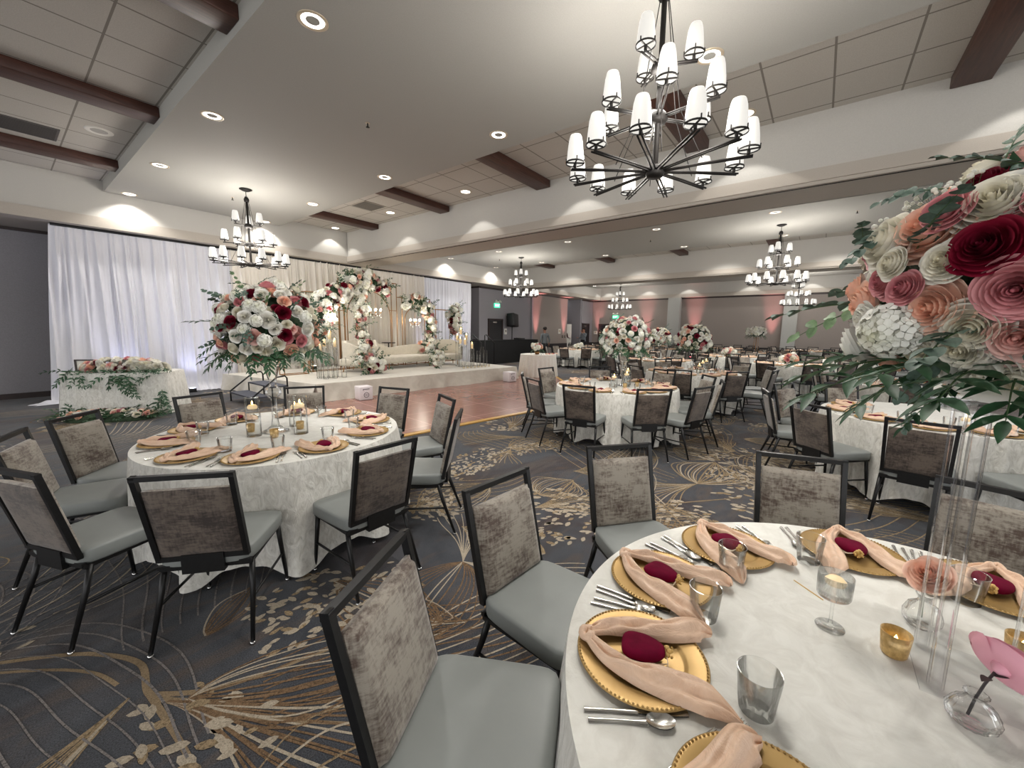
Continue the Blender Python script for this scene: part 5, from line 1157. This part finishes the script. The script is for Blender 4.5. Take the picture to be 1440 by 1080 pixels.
for i in range(56):
    lx = rgs.uniform(-.62, .62); ly = rgs.uniform(-.22, .2); o = link('rose', ROSE_LO['wciwpiwwiripwcwidwip'[i % 20]], t, scale=rgs.uniform(.045, .075)); orient(o, (lx*.4, ly*2-.4, .8), 0, (lx, ly, .10+.07*(1-(lx/.7)**2)-ly*ly))
for i in range(34):
    a = rgs.uniform(0, 2*PI); o = link('leaf_spray', SP_LO, t, scale=rgs.uniform(.25, .42)); lay(o, (math.cos(a), math.sin(a)*.8, .25 if i % 3 else 1.0), 0, (.58*math.cos(a), .2*math.sin(a), .05))
x, y = loc2(-.62,.05)
t = thing('picture_frame', 'dark framed card standing on the sweetheart table behind the flowers', 'frame', (x, y, .772), SA)
m = MB(); [m.bar(a, b, .025) for a, b in (((-.17,0,.012),(.17,0,.012)), ((-.17,0,.20),(.17,0,.20)), ((-.16,0,0),(-.16,0,.21)), ((.16,0,0),(.16,0,.21)))]; m.build('frame', M['dark_trim'], t); MB().box((0,.006,.105), (.3,.006,.17)).build('card', M['white_paint'], t)
# side table with cake flowers
t = thing('cake_table', 'round side table in champagne pleated cloth at the right end of the stage', 'table', (11.55,7.75,0))
m = MB(); m.grid(lambda u, v: ((.62+.05*(1-v)+.035*(1-v)*math.sin(u*2*PI*26))*math.cos(2*PI*u), (.62+.05*(1-v)+.035*(1-v)*math.sin(u*2*PI*26))*math.sin(2*PI*u), .02+.75*v), 200, 8, 0, wrap=True); m.lathe([(.62,.77),(0,.77)], 60); m.build('tablecloth', M['cloth_champagne'], t)
t = thing('low_centerpiece', 'small mixed bouquet in a bowl on the side table by the stage', 'bouquet', (11.4,7.7,.772)); rose_ball(t, (0,0,.24), .2, .8, (), 26, .06, random.Random(2), True, -.3, 10, 0, 0, 0, pal='wwippdrr', ls=.2); MB().lathe([(0,0),(.07,0),(.09,.1),(.08,.1)], 14).build('bowl', M['gold_metal'], t)
t = thing('floral_runner', 'strip of white and pink petals along the side table edge', 'flowers', (11.8,7.4,.772))
for i in range(22): o = link('rose', ROSE_LO[rgs.choice('wwwipd')], t, scale=rgs.uniform(.03, .05)); orient(o, (0,-.3,1), 0, (-.28+.027*i, -.06+.1*math.sin(i*.3)+rgs.uniform(-.03,.03), .025))
# ------------------------------------------------------------------ DJ corner, doors, signs
def door(i, x, y, w, h, rz, label_handle=True):
    b = MB().box((0,0,h/2), (w,.06,h)); o = b.build(f'door_{i}', M['door_paint'], None, (x, y, 0), (0,0,rz)); o['kind'] = 'structure'
    f = MB(); f.bar((-w/2-.04,0,0), (-w/2-.04,0,h+.05), .07, .1); f.bar((w/2+.04,0,0), (w/2+.04,0,h+.05), .07, .1); f.bar((-w/2-.08,0,h+.04), (w/2+.08,0,h+.04), .1, .07); f.build('door_frame', M['dark_trim'], o)
    MB().tube([(w*.38,-.05,1.0),(w*.38,-.07,1.05),(w*.25,-.07,1.05)], .012, 6).build('door_handle', M['steel'], o)
    MB().box((-w*.1,-.045,h-.1), (.28,.03,.06)).build('closer', M['steel'], o)
    return o
door(1, 15.55, 13.08, .98, 2.06, 0); door(2, 24.85, 12.83, .85, 2.0, 0); door(3, 25.86, 11.5, 1.5, 1.98, R(-90))
o = MB().box((0,0,1.0), (1.0,.05,2.0)).build('door_4', M['white_paint'], None, (23.35, 13.55, 0), (0,0,R(-25))); o['kind'] = 'structure'; MB().box((.38,-.05,1.0), (.12,.04,.04)).build('door_handle', M['steel'], o)
EXG = simple('green exit panel', srgb(70,200,150), .5, emit=srgb(70,215,160), es=.9)
WHT = simple('exit letters', srgb(240,255,248), .5, emit=(.9,1,.95,1), es=1.2)
def exit_sign(x, y, z, rz, label):
    t = thing('exit_sign', label, 'sign', (x, y, z), rz)
    MB().box((0,0,0), (.44,.04,.22), bev=.01).build('housing', EXG, t)
    cu = bpy.data.curves.new('exit_text', 'FONT'); cu.body = 'EXIT'; cu.size = .17; cu.align_x = 'CENTER'; cu.align_y = 'CENTER'; cu.extrude = .003
    tmp = bpy.data.objects.new('exit_text', cu); me = bpy.data.meshes.new_from_object(tmp); bpy.data.objects.remove(tmp)
    me.materials.clear(); me.materials.append(WHT); link('lettering', me, t, (0,-.024,0), (R(90),0,0))
    MB().box((0,.0,.17), (.3,.06,.08), bev=.01).build('battery_case', M['white_paint'], t)
    for sx in (-.15, .15): MB().lathe([(0,0),(.06,.02),(.075,.05),(0,.06)], 12).build('lamp_head', M['white_paint'], t, (sx,-.05,.19), (R(60),0,0))
exit_sign(15.65, 13.06, 2.8, 0, 'green exit sign with twin emergency lamps above the alcove door'); exit_sign(25.83, 11.1, 2.52, R(-90), 'green exit sign on the far wall above the pink lit corner doors')
def plate(nm, x, y, z, w, h, rz, label, cat, mat=M['white_paint'], deep=.03):
    t = thing(nm, label, cat, (x, y, z), rz); MB().box((0,0,0), (w,deep,h), bev=.006).build('cover', mat, t); MB().box((0,-deep/2-.003,h*.1), (w*.5,.008,h*.4)).build('face', M['chrome'] if cat == 'panel' else M['trim_ring'], t)
plate('wall_panel', 16.38, 13.08, 1.5, .2, .3, 0, 'white control panel on the alcove wall beside the dark door', 'panel'); plate('wall_mounted_alarm', 21.65, 12.98, 1.52, .3, .3, 0, 'pale alarm unit on the side wall right of the capped man', 'alarm')
plate('wall_switch', 22.05, 12.98, 1.2, .07, .16, 0, 'small dark switch on the side wall, left one of two', 'switch', M['black_plastic']); plate('wall_switch', 22.35, 12.98, 1.2, .07, .16, 0, 'small dark switch on the side wall, right one of two', 'switch', M['black_plastic'])
plate('wall_notice', 25.85, 12.55, 1.45, .26, .22, R(-90), 'small framed notice in the pink light near the corner, nearer the corner', 'notice'); plate('wall_notice', 25.85, 12.2, 1.45, .26, .22, R(-90), 'small framed notice in the pink light near the corner, nearer the doors', 'notice')
t = thing('dj_booth', 'long black cloth covered booth before the alcove wall', 'booth', (15.3,12.15,0))
m = MB(); m.box((0,0,1.09), (4.6,.6,.03)); m.build('top', M['black_matte'], t)
m = MB(); m.grid(lambda u, v: (-2.3+4.6*u, -.3, 1.08*v+.005), 160, 3); m.grid(lambda u, v: (2.3, -.3+.6*u, 1.08*v+.005), 3, 3); m.grid(lambda u, v: (-2.3, .3-.6*u, 1.08*v+.005), 3, 3); m.build('cloth_front', M['black_matte'], t)
t = thing('dj_mixer', 'small dark mixing deck on the black booth by the speaker', 'mixer', (16.35,12.15,1.106)); MB().box((0,0,.04), (.5,.35,.08), bev=.01).build('body', M['black_plastic'], t); MB().lathe([(0,.08),(.1,.08),(.1,.095),(0,.095)], 20).build('platter', M['steel'], t, (-.1,0,0))
t = thing('loudspeaker', 'black tilted loudspeaker raised on a pole above the booth', 'speaker', (16.55,12.72,1.76), (R(-6),R(6),R(12)))
MB().box((0,0,.33), (.62,.4,.66), bev=.03).build('cabinet', M['black_plastic'], t); MB().box((-.02,-.205,.33), (.52,.02,.58), bev=.008).build('grille', simple('speaker grille', srgb(34,34,36), .7, var=.4, vs=140), t)
t = thing('speaker_stand', 'black pole stand holding up the loudspeaker behind the booth', 'stand', (16.55,12.78,0)); MB().tube([(0,0,.1),(0,0,1.76)], .025, 8).build('pole', M['black_metal'], t)
for a in range(3): MB().tube([(0,0,.6),(.22*math.cos(a*2.1),.22*math.sin(a*2.1),.02)], .014, 6).build('leg', M['black_metal'], t)
chair(14.9, 12.78, -90, 'banquet chair behind the black booth, only its top rail showing')
for i, (x, y) in enumerate(((10.98,10.4),(11.62,10.3))):
    t = thing('step_handrail', f'black sloping handrail of the right stage steps, {["nearer the candles","nearer the booth"][i]}', 'handrail', (x, y, 0)); MB().tube([(0,0,0),(0,0,1.38),(.06,0,1.41),(.42,-.12,1.08),(.42,-.12,0)], .022, 8).build('rail', M['black_metal'], t)
t = thing('water_pitcher_pair', 'tall water pitcher pair on the centre right table edge', 'pitcher', (13.3,-.15,TZ+.001))  # two water pitchers built as one thing
for i, (dx, dy, h) in enumerate(((0,0,.17),(.13,-.09,.2))): MB().lathe([(0,0),(.045,0),(.055,h),(.05,h),(.042,.01),(0,.01)], 16).build('pitcher_glass', M['white_paint'], t, (dx, dy, 0))
# ------------------------------------------------------------------ uplights
UPP = simple('pink lamp lens', srgb(255,80,90), .4, emit=(1,.12,.16,1), es=8); UPB = simple('blue white lamp lens', srgb(210,215,255), .4, emit=(.7,.75,1,1), es=8)
L_PINK = lamp_data('pink uplight lamp', 'SPOT', E_PINK, (1,.36,.36), spot_size=R(24), spot_blend=1.0, shadow_soft_size=.05)
L_BLUE = lamp_data('blue white uplight lamp', 'SPOT', E_BLUE, (.62,.66,1), spot_size=R(75), spot_blend=.8, shadow_soft_size=.08)
def uplight(x, y, z, lens, light, aim, label, dz=0):
    t = thing('uplight', label, 'uplight', (x, y, z))
    MB().box((0,0,.055), (.13,.13,.09), bev=.012).build('housing', M['black_plastic'], t); MB().lathe([(0,.106),(.05,.106),(.055,.101)], 16).build('lens', lens, t); MB().box((0,0,.012), (.15,.11,.022)).build('base', M['black_metal'], t)
    d = Vector(aim)-Vector((x, y, z+.13)); o = link('lamp', light, t, (0,0,.13)); o.rotation_euler = d.to_track_quat('-Z', 'Y').to_euler()
for i, (x, y, ax, ay, w) in enumerate(((19.05,12.55,19.05,13.0,'side wall beside the booth'),(22.2,12.55,22.2,13.0,'right end of the side wall'))): uplight(x, y, .001, UPP, L_PINK, (ax, ay, 3.3), f'pink uplight on the floor at the {w}')
for i, (y, w) in enumerate(((12.35,'by the corner doors'),(9.0,'left of the first pilaster'),(6.1,'right of the first pilaster'),(2.15,'left of the second pilaster'),(-1.6,'behind the bouquet leaves'))): uplight(25.4, y, .001, UPP, L_PINK, (25.85, y, 3.3), f'pink uplight at the foot of the far wall {w}')
uplight(1.7, 12.0, .001, UPB, L_BLUE, (1.9, 12.55, 2.6), 'blue white uplight on the floor at the left end of the white drape'); uplight(2.85, 12.12, .001, UPB, L_BLUE, (3.2, 12.5, 1.9), 'blue white uplight on the carpet by the left rear stage corner')
uplight(10.05, 11.75, .402, UPB, L_BLUE, (10.25, 12.4, 2.2), 'blue white uplight on the stage behind the metal frame'); uplight(12.1, 11.8, .001, UPB, L_BLUE, (12.1, 12.5, 2.6), 'blue white uplight on the floor right of the stage')
uplight(-.4, 11.2, .001, UPB, L_BLUE, (.8, 12.1, 3.9), 'blue white uplight on the floor outside the left picture edge')
L_WARM = lamp_data('added warm drape lamp', 'SPOT', E_WARM, (1,.90,.78), spot_size=R(85), spot_blend=.8, shadow_soft_size=.08)  # warm lamps added behind the arches to brighten the middle drape
UPW = simple('added warm lens', srgb(255,220,170), .4, emit=(1,.8,.55,1), es=6)
for i, x in enumerate((5.6, 7.3, 9.0)): uplight(x, 11.6, .402, UPW, L_WARM, (x, 12.4, 2.2), f'added warm uplight behind the gold arches, {ORD[i]} from the left')

# ------------------------------------------------------------------ people by the far tables
def person(label, x, y, rz, joints, mats, parts=()):
    t = thing('person', label, 'person', (x, y, .003), rz)
    me = bpy.data.meshes.new('body'); V, Ed, Rd, Mx = [], [], [], []
    for nm, p, r, par in joints:
        V.append(p); Rd.append(r)
        if par is not None: Ed.append(([j[0] for j in joints].index(par), len(V)-1))
    me.from_pydata(V, Ed, []); tmp = bpy.data.objects.new('tmp_body', me); COL.objects.link(tmp)
    sk = tmp.modifiers.new('s', 'SKIN'); sk.use_smooth_shade = True; tmp.modifiers.new('d', 'SUBSURF').levels = 2
    for i, v in enumerate(me.skin_vertices[0].data): v.radius = (Rd[i], Rd[i]) if not isinstance(Rd[i], tuple) else Rd[i]; v.use_root = i == 0
    dg = bpy.context.evaluated_depsgraph_get(); out = bpy.data.meshes.new_from_object(tmp.evaluated_get(dg)); bpy.data.objects.remove(tmp)
    out.name = 'body'; out.materials.clear()
    for m_ in mats: out.materials.append(m_)
    for pl in out.polygons:
        c = pl.center; pl.use_smooth = True
        far = math.hypot(c.x, c.y)
        pl.material_index = 0 if c.z < .96 else (1 if c.z < 1.455 else 2)
        if c.z > .6 and c.z < 1.56 and any((c-Vector(h)).length < .115 for h in HANDS): pl.material_index = 2
        if c.z < .08: pl.material_index = 3
    return t, link('body', out, t)
SKIN = simple('skin', srgb(176,128,104), .6); SKIN2 = simple('darker skin', srgb(132,92,74), .6); DARK = simple('black trousers', srgb(26,26,29), .8); SHIRT = simple('grey shirt', srgb(92,96,98), .8); SHIRT2 = simple('blue grey shirt', srgb(118,126,132), .8); SHIRT3 = simple('dark red shirt', srgb(70,30,34), .8); SHOE = simple('black shoes', srgb(20,20,20), .5); HAIR = simple('dark hair', srgb(40,30,26), .8); CAPM = simple('black cap fabric', srgb(28,28,30), .9)
def std(handL, elbL, handR, elbR):
    J = [('pelvis',(0,0,.96),(.155,.11),None),('waist',(0,0,1.1),(.145,.10),'pelvis'),('chest',(0,-.01,1.3),(.175,.115),'waist'),('neckb',(0,-.01,1.44),(.09,.075),'chest'),('neck',(0,.0,1.50),(.055,.055),'neckb'),('head',(0,.015,1.60),(.075,.088),'neck'),('crown',(0,.01,1.70),(.072,.085),'head')]
    for s_, n, e, h in ((-1,'L',elbL,handL),(1,'R',elbR,handR)):
        J += [('sh'+n,(s_*.19,-.01,1.40),.06,'chest'),('el'+n,e,.044,'sh'+n),('wr'+n,h,.028,'el'+n)]
        hv = Vector(h); d = (hv-Vector(e)).normalized(); J += [('pm'+n,tuple(hv+d*.06),(.04,.02),'wr'+n)]
        px = d.cross(Vector((0,1,0))).normalized() if abs(d.y) < .8 else Vector((1,0,0))
        for q, (o_, l) in enumerate(((-.03,.07),(-.01,.085),(.01,.08),(.03,.06))): J += [(f'f{q}{n}',tuple(hv+d*(.07+l)+px*o_),.009,'pm'+n)]
        J += [(f'th{n}',tuple(hv+d*.06+px*.05+Vector((0,.03,0))),.010,'wr'+n)]
        J += [('hip'+n,(s_*.09,0,.88),.09,'pelvis'),('kn'+n,(s_*.1,.02,.50),.06,'hip'+n),('an'+n,(s_*.11,-.01,.09),.042,'kn'+n),('toe'+n,(s_*.12,.15,.035),.038,'an'+n)]
    return J
def face(t, hair=HAIR, cap=None, skin=SKIN):
    m = MB()
    m.lathe([(0,0),(.012,0),(.009,.02),(0,.028)], 8, 0, Matrix.Translation((0,.10,1.605)) @ Matrix.Rotation(R(-90), 4, 'X')); m.build('nose', skin, t)
    for s_ in (-1, 1):
        MB().ball((s_*.031,.092,1.635), .010, 8, 6).build('eye', M['black_plastic'], t); MB().ball((s_*.082,.01,1.615), .024, 8, 6, sc=(.4,.8,1.3)).build('ear', skin, t)
    MB().ball((0,.092,1.56), .022, 8, 6, sc=(1,.35,.3)).build('mouth', simple('lips', srgb(130,70,66), .6), t)
    m = MB(); m.ball((0,-.008,1.665), .098, 18, 12, sc=(.88,1.0,.98)); m.build('hair', hair, t, (0,-.018,.012))
    if cap:
        m = MB(); m.grid(lambda u, v: (.098*math.cos(2*PI*u)*math.cos(v*PI/2), .108*math.sin(2*PI*u)*math.cos(v*PI/2)-.01, 1.665+.105*math.sin(v*PI/2)), 20, 8, 0, wrap=True); m.grid(lambda u, v: (.085*math.sin((u-.5)*PI), -.06-.10*v*math.cos((u-.5)*PI*.9)-.03, 1.672-.015*v), 10, 4); m.build('cap', cap, t)
HANDS = [(-.30,-.02,.88), (.30,-.02,.88)]
t, b = person('person in a grey shirt and black cap, seen from behind', 16.55, 10.75, R(-20), std((-.29,.03,.86),(-.27,-.05,1.12),(.29,.03,.86),(.27,-.05,1.12)), [DARK, SHIRT, SKIN2, SHOE]); face(t, HAIR, CAPM, SKIN2)
HANDS = [(-.10,.30,1.50), (.22,.34,1.18)]
t, b = person('person in a blue grey shirt and black apron, hand raised to the chin', 21.5, 11.2, R(75), std((-.07,.22,1.47),(-.25,.12,1.20),(.20,.30,1.16),(.25,.0,1.12)), [DARK, SHIRT2, SKIN, SHOE]); face(t)
m = MB().grid(lambda u, v: (.17*math.sin((u-.5)*2.6), .155*math.cos((u-.5)*2.2)+.0, .55+.5*v), 12, 6); m.build('apron', DARK, t)
HANDS = [(-.30,.05,.88), (.20,.30,1.1)]
t, b = person('person in a dark red shirt standing half behind the side wall end', 22.95, 13.35, R(-100), std((-.27,.05,.88),(-.27,-.03,1.12),(.2,.27,1.08),(.26,.02,1.12)), [DARK, SHIRT3, SKIN2, SHOE]); face(t, HAIR, None, SKIN2)

# ------------------------------------------------------------------ camera, world, view
cam = bpy.data.cameras.new('camera'); co = bpy.data.objects.new('camera', cam); COL.objects.link(co)
cam.sensor_width = 36; cam.lens = 36*558.0/1440; cam.clip_start = .02; cam.clip_end = 200
TH, PT, RO = R(37.6), R(7.85), R(.64)
fw = Vector((math.cos(TH)*math.cos(PT), math.sin(TH)*math.cos(PT), -math.sin(PT))); rt = Vector((math.sin(TH), -math.cos(TH), 0)); up = rt.cross(fw)
rt2 = rt*math.cos(RO)+up*math.sin(RO); up2 = up*math.cos(RO)-rt*math.sin(RO)
mw = Matrix((( rt2.x, up2.x, -fw.x, 0), (rt2.y, up2.y, -fw.y, 0), (rt2.z, up2.z, -fw.z, 1.62), (0,0,0,1)))
co.matrix_world = mw
S.camera = co
w = bpy.data.worlds.new('world'); S.world = w; w.use_nodes = True
w.node_tree.nodes['Background'].inputs[0].default_value = (1,1,1,1); w.node_tree.nodes['Background'].inputs[1].default_value = E_WORLD
S.view_settings.view_transform = 'Standard'; S.view_settings.look = 'None'; S.view_settings.gamma = 1; S.view_settings.use_curve_mapping = False
S.view_settings.exposure = EXPO
try:
    S.cycles.max_bounces = 10; S.cycles.diffuse_bounces = 4; S.cycles.glossy_bounces = 3; S.cycles.transparent_max_bounces = 24; S.cycles.transmission_bounces = 4
    S.cycles.caustics_reflective = False; S.cycles.caustics_refractive = False; S.cycles.sample_clamp_indirect = 4; S.cycles.use_denoising = True; S.cycles.use_light_tree = True
except Exception: pass
